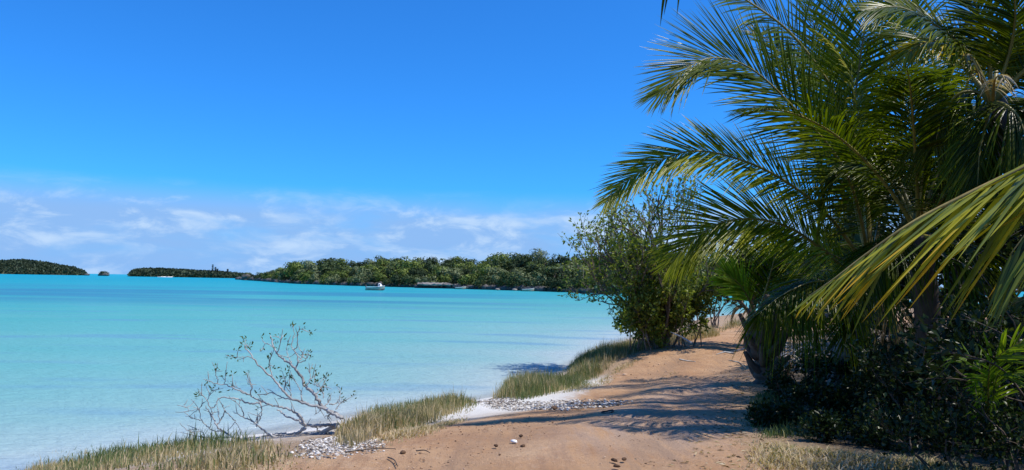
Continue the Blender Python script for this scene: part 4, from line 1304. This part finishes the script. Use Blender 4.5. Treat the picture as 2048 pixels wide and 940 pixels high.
def driftwood_shrub():
    """the leaning, half bare shrub at the water's edge, branch by branch"""
    d0 = 9.9
    b = P(688, 846, d0); b[2] = ht(b[0], b[1]) - 0.03
    e = empty('bare_shrub', b, 'half bare grey shrub leaning over the white sand, leaf tufts at its twig tips', 'shrub')
    z = lambda x, y: (340 + x / 3.133, 630 + y / 3.133)
    B = [
        ([(1075, 650), (1060, 630), (960, 575), (905, 500), (845, 440), (830, 400), (785, 340), (760, 310), (720, 285), (670, 240), (650, 200), (630, 130)], .042, 0.3),
        ([(785, 340), (800, 300), (790, 240), (760, 200), (775, 120), (765, 60)], .016, 0.2),
        ([(800, 300), (850, 280), (865, 240)], .012, .1), ([(775, 220), (800, 190), (800, 110), (835, 80)], .012, -.2), ([(760, 300), (735, 240), (735, 190)], .011, .2),
        ([(650, 200), (600, 180), (580, 215)], .010, .1), ([(670, 240), (690, 180), (680, 130)], .010, -.1), ([(805, 300), (825, 265), (835, 240)], .010, .2),
        ([(1075, 650), (950, 580), (870, 560), (760, 520), (715, 480), (640, 390), (600, 360), (550, 310), (515, 260), (475, 210), (470, 190)], .034, -.4),
        ([(640, 390), (625, 330), (620, 260)], .013, -.2), ([(870, 555), (820, 540), (700, 515), (640, 485), (600, 500), (550, 500)], .018, .3), ([(515, 265), (440, 265), (405, 275)], .010, -.2), ([(475, 215), (500, 190)], .008, 0),
        ([(715, 480), (725, 420), (715, 385)], .011, .1), ([(830, 540), (820, 480), (795, 430), (770, 400)], .014, .2), ([(760, 520), (755, 480), (750, 450)], .010, .1),
        ([(905, 500), (940, 470), (975, 410)], .014, .3), ([(860, 440), (880, 390), (865, 345)], .012, .2), ([(880, 400), (915, 380)], .009, .2), ([(960, 575), (1000, 540), (1010, 490)], .014, .3), ([(1000, 560), (1050, 550), (1070, 490)], .013, .3), ([(960, 520), (965, 485)], .010, .2), ([(1040, 590), (1060, 560), (1080, 520)], .012, .2), ([(940, 580), (940, 600), (905, 625)], .010, .3), ([(1020, 610), (975, 638)], .016, .2), ([(940, 450), (890, 430)], .009, .1),
        ([(1060, 700), (1035, 690), (960, 690), (850, 690), (800, 660), (740, 640), (690, 605), (670, 595)], .040, .2),
        ([(850, 690), (820, 640), (770, 600), (700, 580), (640, 570), (590, 545), (530, 520), (500, 500), (515, 455), (490, 400), (480, 360)], .026, -.3),
        ([(830, 680), (800, 630), (760, 600)], .018, -.1),
        ([(560, 545), (575, 590), (565, 650), (545, 680)], .016, -.1),
        ([(590, 540), (500, 555), (440, 530), (380, 520), (310, 520), (290, 560), (260, 580), (225, 520), (180, 490)], .020, -.5),
        ([(500, 500), (440, 480), (360, 440), (300, 430), (245, 410), (245, 370)], .017, -.2), ([(300, 430), (290, 370), (285, 335)], .010, -.2), ([(340, 435), (350, 390), (350, 375)], .009, 0), ([(480, 500), (430, 460), (390, 450)], .010, .1),
        ([(515, 455), (475, 400)], .010, .1),
        ([(1050, 705), (1030, 700), (930, 740), (800, 770), (650, 765), (460, 770)], .046, .4), ([(850, 705), (800, 740), (690, 740), (640, 745)], .026, .2),
        ([(800, 740), (860, 690), (900, 690)], .026, .1), ([(900, 690), (940, 730)], .020, .2),
        ([(660, 775), (620, 750), (560, 700), (520, 670), (460, 640), (400, 605)], .024, -.2), ([(460, 640), (450, 590), (400, 530)], .013, -.2), ([(545, 700), (540, 650)], .013, 0),
        ([(560, 790), (475, 810), (400, 770), (340, 730), (295, 690), (260, 630), (225, 570)], .030, 0), ([(295, 690), (330, 640), (345, 600), (380, 640), (420, 680), (460, 750)], .015, .1), ([(345, 600), (325, 560)], .010, .1), ([(310, 660), (300, 590)], .009, .1), ([(260, 640), (280, 600)], .008, 0),
        ([(340, 730), (260, 720), (200, 660), (180, 590), (120, 640)], .014, -.2), ([(370, 765), (220, 770), (130, 735), (60, 675)], .016, -.1), ([(200, 660), (150, 650), (95, 635)], .009, -.1), ([(180, 590), (130, 600), (85, 560)], .007, 0), ([(220, 770), (180, 720), (110, 720)], .009, 0), ([(235, 540), (265, 460)], .008, 0), ([(250, 710), (265, 650)], .009, 0), ([(180, 590), (215, 545)], .008, 0),
        ([(1020, 770), (1000, 770), (900, 775), (700, 770)], .034, .5), ([(1030, 780), (1010, 800), (950, 820), (890, 865)], .030, .4), ([(960, 815), (980, 790), (940, 770)], .018, .4), ([(1060, 760), (1010, 800), (1000, 830)], .03, .3), ([(880, 775), (960, 760), (1010, 775)], .022, .2), ([(1040, 830), (1020, 850), (1130, 850)], .022, .3),
    ]
    r = np.random.RandomState(3)
    tips = []
    for pl, rd, dd in B:
        n = len(pl)
        x0 = pl[0][0]
        pts = []
        for i, (x, y) in enumerate(pl):
            d = d0 + (1060 - x) / 1000.0 * 0.5 + dd * (i / max(n - 1, 1)) * 0.9 + r.normal(0, .02)
            q = P(*z(x, y), d)
            q[2] = max(q[2], ht(q[0], q[1]) + 0.01)
            pts.append(q)
        C = spline(pts, max(8, n * 5))
        C[1:-1] += r.normal(0, .006, C[1:-1].shape)
        mb = MB(); tube(mb, C, np.linspace(rd, max(rd * .33, .0048), len(C)) * (0.66), 6, 0.5)
        mb.build('branch', M['bark_pale'], e)
        if rd < .03:
            tips.append((C[-1], C[-1] - C[-4], pl[-1]))
            for _ in range(r.randint(2, 5)):     # short spurs
                i = r.randint(len(C) // 3, len(C) - 1)
                dv = norm((C[i] - C[i - 1])[None])[0] + r.normal(0, .7, 3); dv[2] += .35
                dv = dv / np.linalg.norm(dv) * r.uniform(.06, .2)
                S = spline([C[i], C[i] + dv * .5 + r.normal(0, .008, 3), C[i] + dv], 6)
                mb = MB(); tube(mb, S, np.linspace(.0055, .003, 6), 4, 0.5); mb.build('twig', M['bark_pale'], e)
                tips.append((S[-1], dv, pl[-1])) if r.rand() < .45 else None
    mb = MB()
    for c, dv, last in tips:
        leafy = last[1] < 480 or (last[0] > 880 and last[1] < 600) or (last[0] < 260 and last[1] < 540)
        if not leafy or r.rand() < .12: continue
        k = r.randint(3, 8)
        leaf_quads(mb, c + r.normal(0, .022, (k, 3)), norm(dv[None])[0] + r.normal(0, .75, (k, 3)) + np.array((0, 0, .3)), r.uniform(.035, .065, k), r.uniform(.016, .026, k), r.uniform(0, .3, k), r)
    tag(mb.build('leaves', M['shrub_leaf'], e), kind='stuff')


driftwood_shrub()


def leafy_shrub(px, py, w, h, label, seed, leafmat='dark_leaf', leaf=(0.10, 0.055), per=7, name='shrub', z0=None, d=None, tint=(0, 1), cat='shrub', group=None):
    b = on_ground(px, py) if d is None else P(px, py, d)
    b[2] = ht(b[0], b[1])
    r = np.random.RandomState(seed)
    n = max(5, int(w * 7))
    stems = []
    for _ in range(n):
        o = np.array((r.uniform(-w / 2, w / 2) * .8, r.uniform(-w / 2, w / 2) * .6, 0))
        q = b + o; q[2] = ht(q[0], q[1]) - .02
        stems.append((q, (r.normal(0, .45), r.normal(0, .45), 1), h * .48 * r.uniform(.7, 1.15), .016))
    limbs = grow(b, stems, 3, r, .55, 1, .68, kids=(2, 3), gravity=-.01)
    e, k = plant(name, b, limbs, label, cat, leafmat, 'twig', r, per=per, leaf=leaf, tint=tint, min_level=1, group=group, trunk_name='stems', crown_name='foliage')
    return e


def understorey():
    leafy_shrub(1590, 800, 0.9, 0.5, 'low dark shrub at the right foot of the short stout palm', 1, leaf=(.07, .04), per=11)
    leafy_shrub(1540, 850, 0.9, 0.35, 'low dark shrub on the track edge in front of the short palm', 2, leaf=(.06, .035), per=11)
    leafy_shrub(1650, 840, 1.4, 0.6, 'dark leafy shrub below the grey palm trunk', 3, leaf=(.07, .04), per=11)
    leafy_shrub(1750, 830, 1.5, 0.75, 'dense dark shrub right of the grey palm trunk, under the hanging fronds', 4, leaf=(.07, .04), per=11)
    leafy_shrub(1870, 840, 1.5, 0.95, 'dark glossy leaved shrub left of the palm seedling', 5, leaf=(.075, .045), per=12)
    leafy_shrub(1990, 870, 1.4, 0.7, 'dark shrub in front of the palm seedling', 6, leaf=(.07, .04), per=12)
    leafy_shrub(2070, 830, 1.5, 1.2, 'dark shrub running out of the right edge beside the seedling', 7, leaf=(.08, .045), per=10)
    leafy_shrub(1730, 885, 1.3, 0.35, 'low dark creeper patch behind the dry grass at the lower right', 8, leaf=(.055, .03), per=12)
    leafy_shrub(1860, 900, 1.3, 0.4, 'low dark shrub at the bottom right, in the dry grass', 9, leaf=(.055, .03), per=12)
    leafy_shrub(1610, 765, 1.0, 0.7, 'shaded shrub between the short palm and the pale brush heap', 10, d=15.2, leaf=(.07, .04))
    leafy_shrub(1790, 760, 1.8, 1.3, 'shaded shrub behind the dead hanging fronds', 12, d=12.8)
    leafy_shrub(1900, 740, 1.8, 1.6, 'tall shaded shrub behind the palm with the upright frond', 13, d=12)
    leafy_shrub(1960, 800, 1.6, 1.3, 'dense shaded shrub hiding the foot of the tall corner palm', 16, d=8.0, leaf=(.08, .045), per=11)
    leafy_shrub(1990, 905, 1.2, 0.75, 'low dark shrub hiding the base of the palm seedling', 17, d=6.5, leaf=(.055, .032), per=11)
    # bush added out of sight on the right to keep the understorey in shade
    leafy_shrub(2190, 800, 2.0, 2.2, 'large unseen shrub added beyond the right edge to shade the understorey', 14, d=7.2)


understorey()


def wood_trees():
    spots = [(7.6, 23.5, 4.6, 'leafy tree behind the short palm where the track bends'), (11.0, 25.0, 6.0, 'dark broadleaf tree behind the grey palm trunk'), (9.6, 18.2, 5.2, 'dark broadleaf tree behind the upright folded frond'),
             (11.6, 16.6, 6.4, 'tall dark broadleaf tree at the right edge behind the palms'), (9.0, 13.0, 5.6, 'nearest dark broadleaf tree behind the tall corner palm'), (14.5, 22.0, 7.0, 'tallest broadleaf tree of the wood behind the palms'),
             (9.8, 9.2, 6.2, 'dark broadleaf tree standing right of the tall corner palm'), (14.0, 31.0, 5.0, 'broadleaf tree at the far bend of the track'), (8.6, 6.6, 5.6, 'unseen tree added beyond the right edge to shade the undergrowth'), (18.5, 38, 5.0, 'small broadleaf tree beyond the far bend of the track')]  # tree beyond the right edge is unseen, added to shade the undergrowth
    for i, (x, y, h, lab) in enumerate(spots):
        r = np.random.RandomState(200 + i)
        b = np.array((x, y, ht(x, y) - .05))
        stems = [(b + np.array((r.normal(0, .12), r.normal(0, .12), 0)), (r.normal(0, .28), r.normal(0, .28), 1), h * .34 * r.uniform(.85, 1.1), .10) for _ in range(4)]
        limbs = grow(b, stems, 4, r, .55, 1, .70, kids=(2, 3), gravity=.0)
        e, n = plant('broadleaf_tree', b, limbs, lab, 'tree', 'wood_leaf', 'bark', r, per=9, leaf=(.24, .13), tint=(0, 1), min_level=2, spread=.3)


wood_trees()


def bare_tree():
    """grey leafless branches behind the young palm, at the track's end"""
    b = P(1548, 640, 24.5); b[2] = ht(b[0], b[1])
    e = empty('bare_tree', b, 'leafless grey branched tree behind the short palm', 'tree')
    for pl, rd in (([(1548, 640), (1520, 590), (1492, 555), (1462, 525), (1440, 505)], .07), ([(1492, 555), (1478, 530), (1470, 505)], .04), ([(1505, 570), (1502, 535), (1512, 500)], .045), ([(1478, 545), (1452, 535), (1432, 533)], .03), ([(1512, 578), (1508, 555), (1500, 540)], .03), ([(1520, 590), (1540, 545), (1548, 510)], .05)):
        C = spline(PL(pl, 24.5, 24.0), 24)
        mb = MB(); tube(mb, C, np.linspace(rd, rd * .4, 24), 6)
        mb.build('branch', M['bark_pale'], e)


bare_tree()


# ---------------------------------------------------------------- grass, rubble and the small things on the track
def patch(name, label, poly, n, h, green, seed, w=0.011, lean=0.35, cat='grass', clump=0.5):
    """blades standing on the ground inside a world polygon"""
    poly = np.array([p[:2] for p in poly], dtype=float)
    r = np.random.RandomState(seed)
    lo, hi = poly.min(0), poly.max(0)
    X = r.uniform(lo[0], hi[0], n * 6); Y = r.uniform(lo[1], hi[1], n * 6)
    dens = fbm2(X * 2.4, Y * 2.4, seed + 3, 4)
    ok = inside(X, Y, poly) & (dens + r.normal(0, .5, len(X)) > -clump)
    edge = np.minimum(1, poly_dist(X, Y, np.vstack([poly, poly[:1]])) / .35)
    ok &= edge > r.uniform(0, 1, len(X)) * 1.3
    X, Y, dens = X[ok][:n], Y[ok][:n], dens[ok][:n]
    n = len(X)
    Z = height(X, Y) - .015
    taper = np.clip(poly_dist(X, Y, np.vstack([poly, poly[:1]])) / .45, .45, 1) ** .7
    hh = h * taper * np.clip(.70 + .72 * dens + r.normal(0, .36, n), .18, 2.4)
    a = r.uniform(0, 6.28, n); ln = np.abs(r.normal(lean, .22, n))
    o = np.stack([np.cos(a), np.sin(a), np.zeros(n)], axis=1)
    p0 = np.stack([X, Y, Z], axis=1)
    wv = np.stack([-np.sin(a + .4), np.cos(a + .4), np.zeros(n)], axis=1) * (w * r.uniform(.6, 1.3, n))[:, None]
    p1 = p0 + o * (hh * ln * .25)[:, None] + np.array((0, 0, .55)) * hh[:, None]
    p2 = p0 + o * (hh * ln * .95)[:, None] + np.array((0, 0, 1.0)) * (hh * (1 - .25 * ln))[:, None]
    V = np.stack([p0 - wv * .5, p0 + wv * .5, p1 - wv * .42, p1 + wv * .42, p2], axis=1).reshape(-1, 3)
    i = np.arange(n)[:, None] * 5
    mb = MB()
    g = np.clip(green(X, Y, r, n) + r.normal(0, .13, n), 0, 1)
    base = mb.n
    mb.add(V, np.concatenate([i + np.array([[0, 1, 3]]), i + np.array([[0, 3, 2]]), i + np.array([[2, 3, 4]])]), np.clip(np.repeat(g, 5) + np.tile([.2, .2, .0, .0, -.1], n), 0, 1))
    return tag(mb.build(name, M['grass'], smooth=False), label, cat, kind='stuff')


def Q(px, py):
    return on_ground(px, py)


def grasses():
    mix = lambda a, b, nx=1.3, sd=4: (lambda X, Y, r, n: np.where(fbm2(X * nx, Y * nx, sd, 3) + r.normal(0, .5, n) > 0, a, b))
    patch('shore_grass', 'green and straw grass along the bottom left bank', [Q(-20, 960), Q(20, 915), Q(200, 888), Q(400, 878), Q(560, 882), Q(625, 912), Q(560, 938), Q(420, 975)], 9500, .125, mix(.3, .75), 1, clump=1.0)
    patch('shore_reeds', 'taller blue green reed blades at the outer edge of the bottom left bank', [Q(40, 930), Q(140, 900), Q(300, 884), Q(480, 878), Q(560, 882), Q(480, 895), Q(300, 905), Q(150, 920)], 1500, .22, mix(.05, .35), 2, w=.012, lean=.3, clump=.2)
    patch('dry_grass', 'dry brown tuft beside the bare shrub', [Q(662, 895), Q(670, 850), Q(740, 830), Q(800, 845), Q(765, 875), Q(710, 900)], 5200, .25, mix(.62, .88), 3, clump=1.5, lean=.35)
    patch('shore_grass', 'green topped grass strip between the bare shrub and the white rubble', [Q(690, 850), Q(730, 815), Q(850, 800), Q(930, 794), Q(965, 808), Q(900, 840), Q(820, 858), Q(750, 870)], 8500, .21, mix(.2, .68), 4, clump=1.3)
    patch('dry_grass', 'thin straw verge along the track below the grass strip', [Q(680, 905), Q(760, 868), Q(850, 850), Q(950, 815), Q(945, 834), Q(870, 870), Q(760, 905)], 3600, .10, mix(.65, .95), 5, clump=.5, lean=.75)
    patch('shore_grass', 'tall green and brown grass clump right of the white rubble', [Q(980, 797), Q(990, 770), Q(1060, 757), Q(1150, 750), Q(1190, 766), Q(1110, 788), Q(1040, 803)], 8000, .33, mix(.25, .75), 6, clump=1.6, lean=.35)
    patch('shore_grass', 'grass bank from the tall clump back to the shore tree', [Q(1110, 765), Q(1140, 728), Q(1200, 703), Q(1290, 683), Q(1305, 696), Q(1235, 728), Q(1200, 755), Q(1160, 772)], 12000, .30, mix(.3, .78), 7, clump=1.7, lean=.35)
    patch('dry_grass', 'russet dry grass at the foot of the shore tree', [Q(1230, 704), Q(1290, 682), Q(1360, 670), Q(1430, 660), Q(1445, 672), Q(1340, 692), Q(1270, 708)], 7500, .30, mix(.55, .85), 8, clump=1.6)
    patch('shore_grass', 'grass strip along the far end of the track', [Q(1420, 668), Q(1450, 650), Q(1510, 636), Q(1520, 644), Q(1460, 662)], 4000, .42, mix(.3, .65), 9, clump=1.5)
    patch('dry_grass', 'short straw fringe between the bottom left bank and the track', [Q(300, 955), Q(420, 915), Q(560, 902), Q(660, 918), Q(640, 948), Q(420, 990)], 3400, .08, mix(.65, .95), 13, clump=.7, lean=.85)
    patch('dry_grass', 'short straw fringe where the grass bank meets the middle of the track', [Q(1090, 792), Q(1165, 768), Q(1215, 742), Q(1270, 712), Q(1300, 700), Q(1290, 722), Q(1240, 752), Q(1190, 782)], 3600, .11, mix(.6, .95), 14, clump=.7, lean=.75)
    patch('grass_tuft', 'small dry tuft in the middle of the track', [Q(1312, 765), Q(1325, 752), Q(1352, 742), Q(1362, 748), Q(1340, 764)], 600, .11, mix(.55, .75), 10, clump=1.0, lean=.6)
    patch('dry_grass', 'pale dry grass along the bottom right edge', [Q(1465, 950), Q(1500, 880), Q(1600, 890), Q(1720, 910), Q(1880, 925), Q(2060, 930), Q(2080, 990), Q(1450, 990)], 8500, .11, mix(.45, .85), 11, clump=.6, lean=.9)
    patch('shade_grass', 'shaded green grass on the track edge under the palms', [Q(1475, 850), Q(1500, 790), Q(1560, 780), Q(1640, 830), Q(1640, 880), Q(1510, 880)], 5000, .16, mix(.0, .2), 12, clump=1.2, lean=.4)


grasses()


def scatter(name, label, poly, n, size, tint, seed, mat, cat, sub=1, sq=.6, power=2.0):
    poly = np.array([p[:2] for p in poly], dtype=float)
    r = np.random.RandomState(seed)
    lo, hi = poly.min(0), poly.max(0)
    mb = MB(); k = 0; tries = 0
    edge_poly = np.vstack([poly, poly[:1]])
    X = r.uniform(lo[0], hi[0], n * 8); Y = r.uniform(lo[1], hi[1], n * 8)
    ok = inside(X, Y, poly) & (np.minimum(1, poly_dist(X, Y, edge_poly) / .5) > r.uniform(0, 1, len(X))) & (fbm2(X * 2, Y * 2, seed, 3) + r.normal(0, .6, len(X)) > -.5)
    X, Y = X[ok][:n], Y[ok][:n]
    Z = height(X, Y)
    for x, y, zz in zip(X, Y, Z):
        s = size[0] + (size[1] - size[0]) * r.rand() ** power
        blob(mb, (x, y, zz + s * sq * .35), s, r.randint(1e6), sub, np.clip(r.normal(tint[0], tint[1]), 0, 1),   .55, (1, r.uniform(.5, 1), sq * r.uniform(.4, .9)))
    return tag(mb.build(name, M[mat], smooth=False), label, cat, kind='stuff')


def rubble():
    scatter('coral_rubble', 'white coral rubble spilling from the track to the water between two grass clumps', [Q(935, 800), Q(990, 788), Q(1060, 800), Q(1180, 796), Q(1270, 800), Q(1240, 812), Q(1120, 822), Q(980, 818)], 5200, (.004, .036), (.40, .34), 1, 'rubble', 'rubble')
    scatter('coral_rubble', 'white coral rubble on the bank below the bare shrub', [Q(575, 915), Q(600, 880), Q(680, 868), Q(780, 880), Q(790, 900), Q(690, 920), Q(620, 922)], 3400, (.003, .025), (.42, .34), 2, 'rubble', 'rubble')
    scatter('dirt_crumbs', 'brown dirt crumbs and chips strewn over the track', [Q(620, 938), Q(760, 895), Q(960, 830), Q(1200, 820), Q(1430, 830), Q(1470, 938), Q(1200, 990), Q(700, 990)], 1500, (.003, .015), (.45, .3), 3, 'clod', 'gravel', power=3)
    scatter('dirt_crumbs', 'fine pale chips along the far part of the track', [Q(1180, 775), Q(1300, 700), Q(1470, 660), Q(1500, 700), Q(1480, 780), Q(1300, 790)], 500, (.006, .03), (.7, .3), 4, 'clod', 'gravel', power=3)
    r = np.random.RandomState(77)
    ed = np.array([Q(1440, 945), Q(1462, 880), Q(1460, 830), Q(1480, 790), Q(1505, 740), Q(1512, 700)])
    C = spline(ed, 240); k = 900
    i = r.randint(0, 240, k); X = C[i, 0] + r.normal(.05, .28, k); Y = C[i, 1] + r.normal(0, .2, k)
    mb = MB()
    leaf_quads(mb, np.stack([X, Y, height(X, Y) + .008], axis=1), np.stack([r.normal(0, 1, k), r.normal(0, 1, k), r.normal(0, .12, k)], axis=1), r.uniform(.03, .10, k), r.uniform(.012, .03, k), r.uniform(0, 1, k), r, flat=2.0)
    tag(mb.build('leaf_litter', M['frond_dead']), 'dry brown leaf litter along the right edge of the track', 'litter', kind='stuff')
    # single pieces
    def stone(px, py, s, sd, t, lab, mat='clod'):
        b = Q(px, py)
        mb = MB(); blob(mb, b + np.array((0, 0, s * .3)), s, sd, 2, t, .3, (1.25, .8, .5))
        tag(mb.build('stone', M[mat], origin=b, smooth=False), lab, 'stone')
    stone(1028, 885, .036, 1, 1.0, 'flat white stone alone in the middle of the track', 'rubble')
    stone(1042, 873, .028, 2, .0, 'dark clod just above the flat white stone')
    stone(1046, 894, .03, 3, .05, 'small dark clod just right below the flat white stone')
    stone(992, 893, .028, 4, .0, 'small dark clod left of the flat white stone')
    stone(1228, 922, .03, 5, .0, 'larger dark clod of the cluster at the bottom of the track')
    stone(1248, 920, .028, 6, .05, 'right hand small clod of the cluster at the bottom of the track')
    stone(1234, 934, .025, 7, .0, 'lowest dark clod of the cluster at the bottom of the track')
    stone(806, 907, .032, 8, .05, 'dark lump of wood at the edge of the rubble below the bare shrub')
    stone(1108, 818, .075, 9, .05, 'dark stone at the lower edge of the white rubble')
    stone(1250, 750, .05, 10, .9, 'pale chip on the far track near the frond shadows')
    # twigs
    for px, py, qx, qy, lab in ((776, 918, 795, 935, 'short dark stick lying on the track below the bare shrub'), (690, 908, 790, 900, 'long dark stick lying across the rubble below the bare shrub'), (832, 905, 860, 908, 'thin dark twig on the track left of the white stone')):
        a, b = Q(px, py), Q(qx, qy)
        c = (a + b) / 2; a[2] += .015; b[2] += .012
        mid = (a + b) / 2 + np.array((.01, .02, .01))
        mb = MB(); tube(mb, spline([a, mid, b], 10), np.linspace(.007, .004, 10), 6)
        tag(mb.build('stick', M['twig'], origin=c), lab, 'stick')
    # the small black loop on the track
    c = Q(1215, 827)
    ang = np.linspace(0.3, 6.0, 20)
    pts = np.stack([c[0] + .085 * np.cos(ang), c[1] + .10 * np.sin(ang), c[2] + .02 + .03 * np.clip(np.cos(ang), 0, 1)], axis=1)
    mb = MB(); tube(mb, pts, .012, 6)
    tag(mb.build('loop', M['rubber'], origin=c), 'small black open loop of twig lying on the track', 'debris')
    # pale heap of cut brush in the sunny gap behind the palms
    c = P(1635, 735, 17.5); c[2] = ht(c[0], c[1])
    r = np.random.RandomState(9)
    mb = MB()
    for _ in range(170):
        a = r.uniform(0, 6.28); p = c + np.array((r.normal(.2, .8), r.normal(0, .6), r.uniform(.02, .65)))
        d = np.array((math.cos(a), math.sin(a), r.normal(0, .35))) * r.uniform(.2, .7)
        tube(mb, [p, p + d * .5 + r.normal(0, .04, 3), p + d], [.022, .018, .008], 4, r.uniform(0, 1), cap=False)
    tag(mb.build('brush_heap', M['bark_pale'], origin=c), 'pale heap of dead brush in the gap beside the grey palm trunk', 'brush', kind='stuff')


rubble()
print('objects', len(bpy.data.objects), 'tris', sum(len(o.data.polygons) for o in bpy.data.objects if o.type == 'MESH'))
